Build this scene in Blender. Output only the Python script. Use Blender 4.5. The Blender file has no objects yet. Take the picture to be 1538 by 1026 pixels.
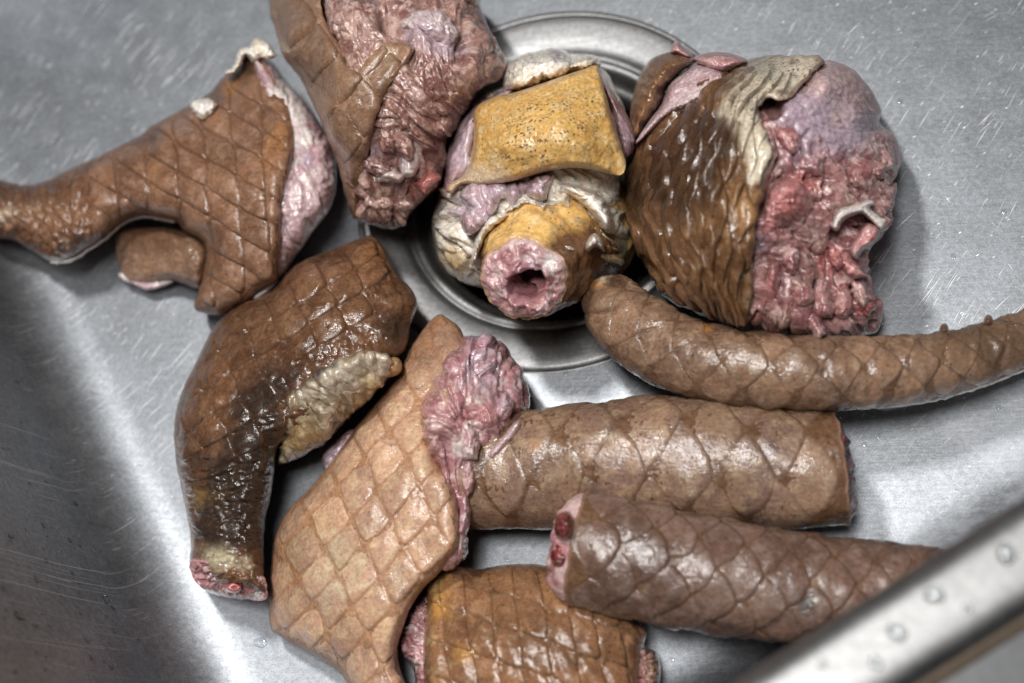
import bpy, math, random
import numpy as np
from mathutils import Matrix, Vector

sc = bpy.context.scene
rnd = random.Random(7)
# ------------------------------------------------------------------ camera
W, H, F = 1538.0, 1026.0, 2136.0          # photograph size and focal length in its pixels (50 mm on 36 mm)
TILT, DIST = math.radians(25), 0.64
EF = np.array([0.533, -0.846, 0.0])        # from the basin towards its front edge
ER = np.array([0.846, 0.533, 0.0])         # along the front edge
BACK = math.sin(TILT) * EF + np.array([0, 0, math.cos(TILT)])
CAM = BACK * DIST
_R = np.array(Matrix.Rotation(TILT, 3, Vector(ER)))
RIGHT, UP = _R[:, 0], _R[:, 1]
cd = bpy.data.cameras.new("camera"); cam = bpy.data.objects.new("camera", cd); sc.collection.objects.link(cam)
m4 = Matrix.Identity(4)
for r_ in range(3):
    m4[r_][0], m4[r_][1], m4[r_][2], m4[r_][3] = RIGHT[r_], UP[r_], BACK[r_], CAM[r_]
cam.matrix_world = m4
cd.sensor_width = 36.0; cd.lens = 36.0 * F / W; cd.clip_start = 0.01; cd.clip_end = 50
cd.dof.use_dof = True; cd.dof.focus_distance = 0.588; cd.dof.aperture_fstop = 4.8
sc.camera = cam
# ------------------------------------------------------------------ light
w_ = bpy.data.worlds.new("World"); sc.world = w_; w_.use_nodes = True
w_.node_tree.nodes["Background"].inputs[0].default_value = (0.85, 0.92, 1.0, 1)
w_.node_tree.nodes["Background"].inputs[1].default_value = 0.024
def lamp(name, loc, aim, size, power, col, sy=None):
    l = bpy.data.lights.new(name, 'AREA'); l.energy = power; l.color = col; l.size = size
    if sy: l.shape = 'RECTANGLE'; l.size_y = sy
    o = bpy.data.objects.new(name, l); sc.collection.objects.link(o)
    o.location = loc
    o.rotation_euler = (Vector(aim) - Vector(loc)).to_track_quat('-Z', 'Y').to_euler()
    return o
lamp("ceiling_lamp", (0.09, -0.16, 1.20), (0.02, -0.03, 0), 0.20, 9.0, (1.0, 0.985, 0.965), 0.28)
lamp("work_lamp", (-0.17, 0.27, 1.10), (0, 0, 0), 0.09, 7.5, (1.0, 0.985, 0.96), 0.15)
sc.view_settings.view_transform = 'Standard'; sc.view_settings.look = 'None'
sc.view_settings.exposure = 0.12; sc.view_settings.gamma = 1.0
# ------------------------------------------------------------------ helpers: pixels and noise
def P(px, py, z):
    px, py, z = np.broadcast_arrays(np.asarray(px, float), np.asarray(py, float), np.asarray(z, float))
    d = ((px - W / 2) / F)[..., None] * RIGHT + ((H / 2 - py) / F)[..., None] * UP - BACK
    t = (z - CAM[2]) / d[..., 2]
    return CAM + t[..., None] * d
def proj(p):
    q = np.asarray(p) - CAM
    dep = -(q @ BACK)
    return W / 2 + F * (q @ RIGHT) / dep, H / 2 - F * (q @ UP) / dep
def px_size(p):
    return -((np.asarray(p) - CAM) @ BACK) / F
def _h(ix, iy, s):
    n = (ix.astype(np.int64) * 374761393 + iy.astype(np.int64) * 668265263 + int(s) * 974634777) & 0xFFFFFFFF
    n = ((n ^ (n >> 13)) * 1274126177) & 0xFFFFFFFF
    n = ((n ^ (n >> 16)) * 2246822519) & 0xFFFFFFFF
    return ((n ^ (n >> 15)) & 0xFFFFFF) / float(0x1000000)
def perlin(x, y, s=0):
    xi, yi = np.floor(x), np.floor(y); xf, yf = x - xi, y - yi
    xi, yi = xi.astype(np.int64), yi.astype(np.int64)
    u = xf * xf * xf * (xf * (xf * 6 - 15) + 10); v = yf * yf * yf * (yf * (yf * 6 - 15) + 10)
    def g(ox, oy):
        a = _h(xi + ox, yi + oy, s) * 2 * np.pi
        return np.cos(a) * (xf - ox) + np.sin(a) * (yf - oy)
    n0 = g(0, 0) * (1 - u) + g(1, 0) * u; n1 = g(0, 1) * (1 - u) + g(1, 1) * u
    return (n0 * (1 - v) + n1 * v) * 1.5
def fbm(x, y, s=0, o=4):
    r, a = 0, 1.0; tot = 0
    for k in range(o):
        r = r + a * perlin(x * 2 ** k + 13.7 * k, y * 2 ** k - 7.3 * k, s + k); tot += a; a *= 0.5
    return r / tot * 1.3
def worley(x, y, s=0):
    xi, yi = np.floor(x).astype(np.int64), np.floor(y).astype(np.int64)
    f1 = np.full(x.shape, 9.0); f2 = f1.copy()
    for ox in (-1, 0, 1):
        for oy in (-1, 0, 1):
            cx, cy = xi + ox, yi + oy
            d = np.hypot(cx + _h(cx, cy, s) - x, cy + _h(cx, cy, s + 91) - y)
            f2 = np.minimum(f2, np.maximum(f1, d)); f1 = np.minimum(f1, d)
    return f1, f2
def rot(x, y, deg):
    c, s = math.cos(math.radians(deg)), math.sin(math.radians(deg))
    return x * c + y * s, -x * s + y * c
def folds(x, y, sc_, deg=0, stretch=2.2, s=0, warp=0.9):
    """soft rounded folds (tops round, creases sharp), about -1..1; they run along deg"""
    u, v = rot(x, y, deg)
    u, v = u / (sc_ * stretch), v / sc_
    wx, wy = fbm(u * .6, v * .6, s + 5, 2), fbm(u * .6 + 9, v * .6 - 4, s + 8, 2)
    u, v = u + warp * wx, v + warp * wy
    a = np.abs(perlin(u, v, s)); b = np.abs(perlin(u * 2.1 + 3, v * 2.1, s + 2)); c = np.abs(perlin(u * 4.3, v * 4.3 + 7, s + 3))
    return (np.sqrt(a + .02) * 1.0 + np.sqrt(b + .02) * .38 + np.sqrt(c + .01) * .10) / 0.75 - 1.0
def lumps(x, y, sc_, s=0):
    f1, f2 = worley(x / sc_ + .35 * fbm(x / sc_, y / sc_, s + 3, 2), y / sc_ + .35 * fbm(x / sc_ + 5, y / sc_, s + 4, 2), s)
    return np.clip(f2 - f1, 0, .6) ** .6 * 1.6 - .6
def meaty(x, y, big, deg, s=0, amp=.004):
    z = fbm(x / (big * 3.0), y / (big * 3.0), s + 40, 2)
    return amp * (1.25 * folds(x, y, big, deg, 1.8, s, 1.0) + .34 * np.clip(.35 + 2 * z, 0, 1) * folds(x, y, big * .42, deg + 20, 2.8, s + 11, 1.2) + .05 * fbm(x / 8, y / 8, s + 3, 2))
def sm(a, b, x):
    t = np.clip((x - a) / (b - a), 0, 1); return t * t * (3 - 2 * t)
def cr(pts, closed, n=8):
    p = np.asarray(pts, float); N = len(p); out = []
    for i in range(N if closed else N - 1):
        if closed: a, b, c, d = p[(i - 1) % N], p[i], p[(i + 1) % N], p[(i + 2) % N]
        else: a, b, c, d = p[max(i - 1, 0)], p[i], p[i + 1], p[min(i + 2, N - 1)]
        for k in range(n):
            t = k / n
            out.append(.5 * (2 * b + (c - a) * t + (2 * a - 5 * b + 4 * c - d) * t * t + (3 * b - a - 3 * c + d) * t ** 3))
    if not closed: out.append(p[-1])
    return np.array(out)
def crop(x0, y0, s, pts):
    """points read off an enlarged detail of the photograph"""
    return [(x0 + p[0] / s, y0 + p[1] / s) + tuple(p[2:]) for p in pts]
def idw(ctrl, X, Y):
    if not isinstance(ctrl, (list, tuple)): return np.full(X.shape, float(ctrl))
    num = den = 0
    for cx, cy, cz in ctrl:
        w = 1 / ((X - cx) ** 2 + (Y - cy) ** 2 + 40) ** 1.5
        num = num + w * cz; den = den + w
    return num / den
def tps(ctrl, X, Y):
    if not isinstance(ctrl, (list, tuple)): return np.full(X.shape, float(ctrl))
    c = np.asarray(ctrl, float)
    if len(c) < 4: return idw(ctrl, X, Y)
    x, y = c[:, 0] / 100, c[:, 1] / 100; n = len(c)
    def U(r2): return r2 * np.log(r2 + 1e-9)
    A = np.zeros((n + 3, n + 3))
    A[:n, :n] = U((x[:, None] - x) ** 2 + (y[:, None] - y) ** 2) + np.eye(n) * .02
    A[:n, n], A[:n, n + 1], A[:n, n + 2] = 1, x, y; A[n:, :n] = A[:n, n:].T
    s = np.linalg.solve(A, np.r_[c[:, 2], 0, 0, 0])
    r = s[n] + s[n + 1] * X / 100 + s[n + 2] * Y / 100
    for k in range(n): r = r + s[k] * U((X / 100 - x[k]) ** 2 + (Y / 100 - y[k]) ** 2)
    return np.clip(r, c[:, 2].min() * .85, c[:, 2].max() * 1.08)
def spots(lst, X, Y):
    v = np.zeros(np.shape(X))
    for x, y, r, a in lst: v = v + a * np.exp(-((X - x) ** 2 + (Y - y) ** 2) / (r * r))
    return np.clip(v, 0, 1)
def masks_at(masks, X, Y):
    return {k: (f(X, Y) if callable(f) else spots(f, X, Y)) for k, f in (masks or {}).items()}
# ------------------------------------------------------------------ helpers: objects
COL = sc.collection
def thing(name, label, cat, px, py, group=None):
    o = bpy.data.objects.new(name, None); COL.objects.link(o)
    o.location = P(px, py, 0.0); o["label"] = label; o["category"] = cat
    o.empty_display_size = .02
    if group: o["group"] = group
    return o
def mesh_obj(name, V, faces, mat, parent=None, attrs=None, kind=None, smooth=True):
    """faces: one (n,4) or (n,3) array or a list of such arrays; vertices in world space"""
    V = np.asarray(V, float)
    if parent is not None: V = V - np.array(root_loc(parent))
    me = bpy.data.meshes.new(name)
    fl = faces if isinstance(faces, list) else [faces]
    loops = np.concatenate([f.reshape(-1) for f in fl]).astype(np.int32)
    sizes = np.concatenate([np.full(len(f), f.shape[1]) for f in fl])
    starts = np.r_[0, np.cumsum(sizes)[:-1]].astype(np.int32)
    me.vertices.add(len(V)); me.vertices.foreach_set("co", V.astype(np.float32).ravel())
    me.loops.add(len(loops)); me.loops.foreach_set("vertex_index", loops)
    me.polygons.add(len(starts)); me.polygons.foreach_set("loop_start", starts)
    me.update(calc_edges=True); me.validate()
    me.polygons.foreach_set("use_smooth", np.full(len(me.polygons), smooth))
    for k, a in (attrs or {}).items():
        me.attributes.new(k, 'FLOAT', 'POINT').data.foreach_set("value", np.asarray(a, np.float32))
    if mat: me.materials.append(mat)
    o = bpy.data.objects.new(name, me); COL.objects.link(o)
    if parent is not None: o.parent = parent
    if kind: o["kind"] = kind
    return o
def root_loc(o):
    l = np.zeros(3)
    while o is not None: l = l + np.array(o.location); o = o.parent
    return l
def vnormals(V, Q):
    n = np.cross(V[Q[:, 2]] - V[Q[:, 0]], V[Q[:, 3]] - V[Q[:, 1]])
    out = np.zeros_like(V)
    for c in range(4):
        for k in range(3): out[:, k] += np.bincount(Q[:, c], n[:, k], len(V))
    return out / (np.linalg.norm(out, axis=1, keepdims=True) + 1e-12)
class Surf: pass
def bil(G, fx, fy):
    ny, nx = G.shape[:2]
    fx, fy = np.clip(fx, 0, nx - 1.001), np.clip(fy, 0, ny - 1.001)
    i, j = fx.astype(int), fy.astype(int); u, v = (fx - i)[..., None], (fy - j)[..., None]
    return (G[j, i] * (1 - u) + G[j, i + 1] * u) * (1 - v) + (G[j + 1, i] * (1 - u) + G[j + 1, i + 1] * u) * v
def blob(name, parent, outline, top, mat, edge=.010, bot=.002, w=60, wb=None, step=2.6, relief=None, rag=0, rags=9,
         masks=None, q=2.0, ns=6, seed=1):
    """closed solid: outline seen from the camera, heights sculpted by control points, relief along the normal"""
    ol = cr(outline, True, ns)
    if rag:
        t = np.roll(ol, -1, 0) - np.roll(ol, 1, 0); t /= np.linalg.norm(t, axis=1, keepdims=True) + 1e-9
        k = fbm(ol[:, 0] / rags, ol[:, 1] / rags, seed + 50, 3) * rag
        ol = ol + np.c_[-t[:, 1], t[:, 0]] * k[:, None]
    x0, y0 = ol.min(0) - 2 * step; x1, y1 = ol.max(0) + 2 * step
    nx, ny = int((x1 - x0) / step) + 2, int((y1 - y0) / step) + 2
    X, Y = np.meshgrid(x0 + np.arange(nx) * step, y0 + np.arange(ny) * step)
    A, B = ol, np.roll(ol, -1, 0)
    ins = np.zeros(X.shape, bool)
    for a, b in zip(A, B):
        if a[1] == b[1]: continue
        cnd = (a[1] > Y) != (b[1] > Y)
        ins ^= cnd & (X < (b[0] - a[0]) * (Y - a[1]) / (b[1] - a[1]) + a[0])
    d2 = np.full(X.shape, 1e9); NX, NY = X.copy(), Y.copy()
    for a, b in zip(A, B):
        ab = b - a; L = ab @ ab + 1e-9
        t = np.clip(((X - a[0]) * ab[0] + (Y - a[1]) * ab[1]) / L, 0, 1)
        qx, qy = a[0] + t * ab[0], a[1] + t * ab[1]; dd = (X - qx) ** 2 + (Y - qy) ** 2
        m = dd < d2; d2[m] = dd[m]; NX[m] = qx[m]; NY[m] = qy[m]
    d = np.where(ins, np.sqrt(d2), 0)
    GX, GY = np.where(ins, X, NX), np.where(ins, Y, NY)
    near = ins & (d < step * .35); GX[near] = NX[near]; GY[near] = NY[near]; d[near] = 0
    idx = np.arange(nx * ny).reshape(ny, nx)
    Q = np.stack([idx[:-1, :-1], idx[1:, :-1], idx[1:, 1:], idx[:-1, 1:]], -1).reshape(-1, 4)
    use = (d.ravel()[Q] > 0).any(1); Q = Q[use]
    ztop, zed, ww = tps(top, GX, GY), idw(edge, GX, GY), idw(w, GX, GY)
    t = np.clip(d / ww, 0, 1); pr = (1 - (1 - t) ** q) ** (1 / q)
    Z = zed + (ztop - zed) * pr
    wbv = ww if wb is None else wb
    tb = np.clip(d / wbv, 0, 1)
    ZB = zed - (zed - bot) * np.sqrt(1 - (1 - tb) ** 2)
    ZB = np.minimum(ZB, Z - 0.0004)
    pos = P(GX, GY, Z).reshape(-1, 3)
    nrm = vnormals(pos, Q)
    if relief is not None:
        pos = pos + nrm * (relief(GX, GY, d) * sm(0, 9, d)).ravel()[:, None]
    posb = P(GX, GY, ZB).reshape(-1, 3)
    topu = np.unique(Q); bmap = -np.ones(nx * ny, int); bmap[topu] = np.arange(len(topu))
    dd = d.ravel()[topu]; nb = bmap.copy()
    inner = topu[dd > 0]; nb[inner] = len(topu) + np.arange(len(inner))
    V = np.r_[pos[topu], posb[inner]]
    Qt = bmap[Q]; Qb = nb[Q][:, ::-1]
    at = masks_at(masks, GX, GY)
    lip = np.clip(1 - d / 6.0, 0, 1) * .7
    at["lip"] = lip
    atv = {k: np.r_[v.ravel()[topu], v.ravel()[inner] * (0 if k == "lip" else 1)] for k, v in at.items()}
    o = mesh_obj(name, V, np.r_[Qt, Qb], mat, parent, atv)
    S = Surf(); S.o = o; S.masks = masks; S.outline = ol
    S.pos, S.nrm, S.d = pos.reshape(ny, nx, 3), nrm.reshape(ny, nx, 3), d[..., None]
    S.at = lambda u, v: (bil(S.pos, (u - x0) / step, (v - y0) / step), bil(S.nrm, (u - x0) / step, (v - y0) / step))
    S.dist = lambda u, v: bil(S.d, (np.asarray(u) - x0) / step, (np.asarray(v) - y0) / step)[..., 0]
    return S
def tube(name, parent, path, mat, nu=160, nv=96, relief=None, flat=1.0, round0=0, round1=0, lipin=.88, masks=None, skew=(0, 0), ragend=.06):
    p = np.asarray(path, float)
    c = P(p[:, 0], p[:, 1], p[:, 2]); r = p[:, 3] * px_size(c)
    g = cr(np.c_[c, r], False, 24)
    s = np.r_[0, np.cumsum(np.linalg.norm(np.diff(g[:, :3], axis=0), axis=1))]
    si = np.linspace(0, s[-1], nu)
    g = np.stack([np.interp(si, s, g[:, k]) for k in range(4)], 1)
    C, r = g[:, :3], g[:, 3]
    T = np.gradient(C, axis=0); T /= np.linalg.norm(T, axis=1, keepdims=True)
    up = np.array([0, 0, 1.0]); Nn = up - T * (T @ up)[:, None]; Nn /= np.linalg.norm(Nn, axis=1, keepdims=True)
    Sd = np.cross(T, Nn)
    wc = np.r_[0, np.cumsum(np.diff(si) / ((r[1:] + r[:-1]) / 2))]
    rr = r.copy()
    if round0:
        t = np.clip(wc / round0, 0, 1); rr = rr * np.sqrt(np.maximum(1 - (1 - t) ** 2, 1e-4))
    if round1:
        t = np.clip((wc[-1] - wc) / round1, 0, 1); rr = rr * np.sqrt(np.maximum(1 - (1 - t) ** 2, 1e-4))
    th = -np.pi / 2 + np.arange(nv) / nv * 2 * np.pi
    WW, TT = np.meshgrid(wc, th, indexing="ij")
    # slanted cuts: shift rings along the axis near the ends
    shift = (skew[0] * np.clip(1 - WW / 1.2, 0, 1) + skew[1] * np.clip(1 - (wc[-1] - WW) / 1.2, 0, 1)) * np.cos(TT) * r[:, None]
    shift = shift + ragend * r[:, None] * (fbm(TT * 2.2, TT * 0 + 3, 71, 4) - .2) * (np.clip(1 - WW / .5, 0, 1) * (not round0) + np.clip(1 - (wc[-1] - WW) / .5, 0, 1) * (not round1))
    V = C[:, None] + rr[:, None, None] * (np.cos(TT)[..., None] * Sd[:, None] + flat * np.sin(TT)[..., None] * Nn[:, None]) + shift[..., None] * T[:, None]
    idx = np.arange(nu * nv).reshape(nu, nv); nx_ = np.roll(idx, -1, 1)
    Q = np.stack([idx[:-1], idx[1:], nx_[1:], nx_[:-1]], -1).reshape(-1, 4)
    Vf = V.reshape(-1, 3); nrm = vnormals(Vf, Q)
    out = nrm * np.sign((nrm * (Vf - np.repeat(C, nv, 0))).sum(1).mean())
    if relief is not None: Vf = Vf + out * relief(WW, TT).ravel()[:, None]
    S = Surf(); S.C, S.T, S.N, S.Sd, S.r, S.wc, S.th, S.flat = C, T, Nn, Sd, rr, wc, th, flat
    ring = Vf.reshape(nu, nv, 3)
    S.ring0, S.ring1 = ring[0].copy(), ring[-1].copy()
    # skin thickness turned in at each cut end
    X, Y = proj(Vf); at = masks_at(masks, X, Y); lip = np.zeros((nu, nv))
    lip[:2] = 1; lip[-2:] = 1
    at["lip"] = lip.ravel()
    VV, QQ = [Vf], [Q]
    base = nu * nv
    for e, (rg, k, sgn) in enumerate(((ring[0], 0, -1), (ring[-1], nu - 1, 1))):
        cen = rg.mean(0); inn = cen + (rg - cen) * lipin; inn2 = cen + (rg - cen) * .5 - T[k] * sgn * .004
        VV += [inn, inn2]
        a0, b0, c0 = idx[k], base + np.arange(nv), base + nv + np.arange(nv)
        for a, b in ((a0, b0), (b0, c0)):
            q_ = np.stack([a, b, np.roll(b, -1), np.roll(a, -1)], -1)
            QQ.append(q_ if e == 1 else q_[:, ::-1])
        base += 2 * nv
    for k in at: at[k] = np.r_[at[k], np.full(4 * nv, 1.0 if k == "lip" else 0.0)]
    S.o = mesh_obj(name, np.concatenate(VV), np.concatenate(QQ), mat, parent, at)
    gp, gn = np.concatenate([ring, ring[:, :1]], 1), out.reshape(nu, nv, 3); gn = np.concatenate([gn, gn[:, :1]], 1)
    dth = 2 * np.pi / nv
    def at_(w, t):
        fu = np.interp(w, wc, np.arange(nu)); fv = np.mod(t + np.pi / 2, 2 * np.pi) / dth
        return bil(gp, fv, fu), bil(gn, fv, fu)
    S.at = at_; S.masks = masks
    return S
_ab = np.sin(np.linspace(-1, 1, 11) * np.pi / 2 * .999) * .55 + np.linspace(-1, 1, 11) * .45; PA, PB = np.meshgrid(_ab, _ab, indexing="ij")
_pi = np.arange(121).reshape(11, 11)
PQ = np.stack([_pi[:-1, :-1], _pi[1:, :-1], _pi[1:, 1:], _pi[:-1, 1:]], -1).reshape(-1, 4)
def scale_pad(S, parent, mat, fn, h0, sink, tip=0.0, gap=1.0, rnd_k=.06, p=6, name="scale", wob=0.0, seed=0, inset=None, bulge=.16, tilt="ab", rim=1.0):
    """one overlapping scale: a thin plate, its front edges bulging and raised over the next scales; fn(a,b) -> surface coordinates"""
    a, b = PA * gap, PB * gap
    k = rnd_k * PA ** 2 * PB ** 2
    a, b = a * (1 - k), b * (1 - k)
    a = a + bulge * (1 - PB ** 2) * np.maximum(PA, 0) ** 2
    b = b + bulge * (1 - PA ** 2) * (np.maximum(PB, 0) ** 2 if tilt == "ab" else -np.maximum(-PB, 0) ** 2)
    u, v = fn(a, b)
    pos, nr = S.at(u, v)
    nr = nr / (np.linalg.norm(nr, axis=-1, keepdims=True) + 1e-9)
    m = np.maximum(np.abs(PA), np.abs(PB))
    tt = (PA + PB) / 2 if tilt == "ab" else (PA - PB) / 2
    front = np.maximum(PA, PB if tilt == "ab" else -PB)
    h = h0 * (1 - m ** 2) + tip * (.5 + .5 * tt) * (1 - np.clip(front, 0, 1) ** 16) - sink * np.clip(front, 0, 1) ** 22 - .0003 * (1 - np.clip((1 + tt) * 2.5, 0, 1))
    if wob: h = h + wob * (1 - m ** 6) * fbm(PA * .9 + seed * 3.1, PB * .9 - seed, 77, 2)
    keep = np.ones(len(PQ), bool)
    if inset:
        dd = S.dist(u, v); fd = sm(inset * .5, inset * 2.0, dd); h = h * fd - sink * (1 - fd)
        keep = (dd.ravel()[PQ] > 2.5).all(1)
        if keep.sum() < 22: return None
    V = (pos + nr * h[..., None]).reshape(-1, 3)
    X, Y = proj(V)
    n = np.cross(V[PQ[:, 2]] - V[PQ[:, 0]], V[PQ[:, 3]] - V[PQ[:, 1]]).sum(0)
    q = (PQ if n @ nr.reshape(-1, 3).mean(0) > 0 else PQ[:, ::-1])[keep]
    at = masks_at(S.masks, X, Y)
    at["edge"] = (rim * sm(.76, .96, front)).ravel()
    if inset and not keep.all():
        us = np.unique(q); mp = np.zeros(len(V), int); mp[us] = np.arange(len(us)); V, q = V[us], mp[q]; at = {k: np.asarray(x).ravel()[us] for k, x in at.items()}
    return mesh_obj(name, V, q, mat, parent, at)
# ------------------------------------------------------------------ materials
def srgb(r, g, b, k=1.0):
    f = lambda c: ((c / 255 + .055) / 1.055) ** 2.4 if c > 10 else c / 255 / 12.92
    return (f(r) * k, f(g) * k, f(b) * k, 1)
class NT:
    def __init__(s, name):
        s.m = bpy.data.materials.new(name); s.m.use_nodes = True; s.t = s.m.node_tree; s.t.nodes.clear()
        s.out = s.n("ShaderNodeOutputMaterial"); s.tc = s.n("ShaderNodeTexCoord").outputs["Object"]
    def n(s, typ, ins=None, **kw):
        nd = s.t.nodes.new(typ)
        for k, v in kw.items(): setattr(nd, k, v)
        for k, v in (ins or {}).items(): s.set(nd.inputs[k], v)
        return nd
    def set(s, sock, v):
        if isinstance(v, bpy.types.NodeSocket): s.t.links.new(v, sock)
        elif v is not None: sock.default_value = v
    def noise(s, scale, detail=3, rough=.55, vec=None, dist=0.0):
        return s.n("ShaderNodeTexNoise", {"Vector": vec or s.tc, "Scale": scale, "Detail": detail, "Roughness": rough, "Distortion": dist}).outputs["Fac"]
    def math(s, op, a, b=None, c=None, clamp=False):
        nd = s.n("ShaderNodeMath", operation=op, use_clamp=clamp); s.set(nd.inputs[0], a)
        if b is not None: s.set(nd.inputs[1], b)
        if c is not None: s.set(nd.inputs[2], c)
        return nd.outputs[0]
    def step(s, v, a, b, lo=0.0, hi=1.0):
        return s.n("ShaderNodeMapRange", {"Value": v, "From Min": a, "From Max": b, "To Min": lo, "To Max": hi}, interpolation_type='SMOOTHSTEP').outputs[0]
    def mix(s, f, a, b):
        nd = s.n("ShaderNodeMix", data_type='RGBA'); s.set(nd.inputs[0], f); s.set(nd.inputs[6], a); s.set(nd.inputs[7], b)
        return nd.outputs[2]
    def attr(s, name):
        return s.n("ShaderNodeAttribute", attribute_name=name).outputs["Fac"]
    def bump(s, h, dist, strength=1.0, nrm=None):
        return s.n("ShaderNodeBump", {"Height": h, "Distance": dist, "Strength": strength, "Normal": nrm}).outputs[0]
    def done(s, ins):
        b = s.n("ShaderNodeBsdfPrincipled", ins); s.t.links.new(b.outputs[0], s.out.inputs[0]); return s.m
def skin(name, c1, c2, c3, dark=(.02, .012, .007, 1), pale=(.55, .46, .33, 1), warm=(.4, .17, .04, 1), speck=.6, rough=.36,
         coat=.55, bump=1.0, big=42, wet=1.0, lipc=None, edgec=(.085, .040, .020, 1), spot=0.0):
    t = NT(name)
    n1, n2, n3, n4 = t.noise(big, 4), t.noise(190, 4, .6), t.noise(650, 3), t.noise(1500, 2)
    col = t.mix(t.step(n1, .36, .64), c1, c2)
    col = t.mix(t.step(n2, .45, .70), col, c3)
    n5 = t.noise(90, 3, .6, dist=.6)
    n6 = t.noise(120, 5, .7, dist=1.2)
    col = t.mix(t.step(n6, .50, .72, 0, .55), col, tuple(x * .45 for x in c2[:3]) + (1,))
    col = t.mix(t.step(n6, .46, .30, 0, .35), col, tuple(min(1, x * 1.35) for x in c3[:3]) + (1,))
    for a, c in (("warm", warm), ("pale", pale), ("dark", dark)):
        v = t.math('ADD', t.attr(a), t.math('MULTIPLY', t.math('SUBTRACT', t.math('ADD', t.math('MULTIPLY', n5, .55), t.math('MULTIPLY', n2, .45)), .5), 1.7))
        f = t.math('MULTIPLY', t.math('MULTIPLY', t.step(v, .12, .95), .92), t.step(t.attr(a), .02, .35))
        col = t.mix(f, col, c)
    vo = t.n("ShaderNodeTexVoronoi", {"Vector": t.tc, "Scale": 520.0, "Randomness": 1.0})
    sp = t.math('MULTIPLY', t.step(vo.outputs["Distance"], .34, .12), t.step(t.n("ShaderNodeSeparateColor", {0: vo.outputs["Color"]}).outputs[0], .80, .86))
    sp = t.math('MULTIPLY', sp, t.math('MAXIMUM', t.attr("speck"), speck))
    col = t.mix(sp, col, (.035, .017, .008, 1))
    if spot:
        sp2 = t.math('MULTIPLY', t.step(t.noise(900, 2, .6), .54, .61), t.math('MULTIPLY', t.attr("speck"), t.step(n2, .35, .6)))
        col = t.mix(t.math('MULTIPLY', sp2, spot, clamp=True), col, (.09, .030, .015, 1))
    fine = t.step(n3, .3, .7, .82, 1.15)
    rv = t.step(t.n("ShaderNodeObjectInfo").outputs["Random"], 0, 1, .88, 1.10)
    col = t.n("ShaderNodeMix", {0: 1.0, 6: col, 7: t.n("ShaderNodeCombineColor", {0: t.math('MULTIPLY', fine, rv), 1: t.math('MULTIPLY', fine, rv), 2: t.math('MULTIPLY', fine, rv)}).outputs[0]}, data_type='RGBA', blend_type='MULTIPLY').outputs[2]
    col = t.mix(t.math('MULTIPLY', t.attr("lip"), .35), col, lipc or (.42, .24, .18, 1))
    col = t.mix(t.math('MULTIPLY', t.attr('edge'), t.step(n2, .35, .6, .25, .85)), col, edgec)
    wv = t.n("ShaderNodeMapping", {"Vector": t.tc, "Rotation": (0, 0, .5), "Scale": (160, 520, 300)}).outputs[0]
    wr_ = t.noise(1.0, 3, .55, vec=wv, dist=.8)
    b0 = t.bump(wr_, .0005 * bump, .5)
    b0 = t.bump(n2, .0008 * bump, .7, b0)
    b = t.bump(n3, .00022 * bump, .6, b0)
    b = t.bump(n4, .00010 * bump, .5, b)
    ro = t.step(t.math('ADD', t.math('MULTIPLY', n2, .6), t.math('MULTIPLY', n3, .4)), .35, .65, rough - .12, rough + .16)
    return t.done({"Base Color": col, "Roughness": ro, "Normal": b, "Coat Weight": t.step(n5, .40, .58, coat * .35, coat), "Coat Roughness": t.step(n6, .35, .65, .08, .20), "Coat Normal": b, "Coat IOR": 1.5, "Specular IOR Level": .36,
                   "Subsurface Weight": .06, "Subsurface Radius": (1.0, .35, .2), "Subsurface Scale": .003})
def flesh(name, pale, mid, deep, lav=(.44, .34, .40, 1), rough=.30, coat=.7, big=60, bump=1.0, fib=1.0):
    t = NT(name)
    n1, n2, n3, n4 = t.noise(big, 4, .6, dist=.8), t.noise(170, 4, .6, dist=.5), t.noise(520, 4, .6), t.noise(1300, 2)
    col = t.mix(t.step(n1, .38, .62), mid, deep)
    mp = t.n("ShaderNodeMapping", {"Vector": t.tc, "Rotation": (0, 0, .9), "Scale": (90, 420, 200)}).outputs[0]
    fb = t.noise(1.0, 4, .6, vec=mp, dist=1.0)
    col = t.mix(t.step(fb, .42, .30, 0, .7), col, deep)
    col = t.mix(t.step(n2, .48, .64), col, pale)
    col = t.mix(t.step(fb, .60, .70, 0, .75), col, tuple(min(1, x * 1.2 + .05) for x in pale[:3]) + (1,))
    for a, c in (("lav", lav), ("pale", pale), ("dark", deep), ("warm", (.44, .13, .12, 1)), ("white", (.72, .66, .62, 1)), ("brown", (.20, .11, .06, 1)), ("black", (.018, .009, .010, 1)), ("yellow", (.52, .36, .16, 1))):
        v = t.math('ADD', t.attr(a), t.math('MULTIPLY', t.math('SUBTRACT', n2, .5), 1.3))
        col = t.mix(t.math('MULTIPLY', t.math('MULTIPLY', t.step(v, .12, .95), .9), t.step(t.attr(a), .02, .3)), col, c)
    f = t.step(n3, .3, .7, .78, 1.18)
    col = t.n("ShaderNodeMix", {0: 1.0, 6: col, 7: t.n("ShaderNodeCombineColor", {0: f, 1: f, 2: f}).outputs[0]}, data_type='RGBA', blend_type='MULTIPLY').outputs[2]
    b = t.bump(fb, .0006 * bump, .6)
    b = t.bump(n2, .0008 * bump, .6, b)
    b = t.bump(n3, .00025 * bump, .6, b)
    b = t.bump(n4, .00008 * bump, .5, b)
    return t.done({"Base Color": col, "Roughness": t.step(n3, .3, .7, rough - .1, rough + .15), "Normal": b, "Coat Weight": coat, "Coat Roughness": .14, "Coat Normal": b,
                   "Subsurface Weight": .12, "Subsurface Radius": (1.0, .3, .25), "Subsurface Scale": .003})
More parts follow.
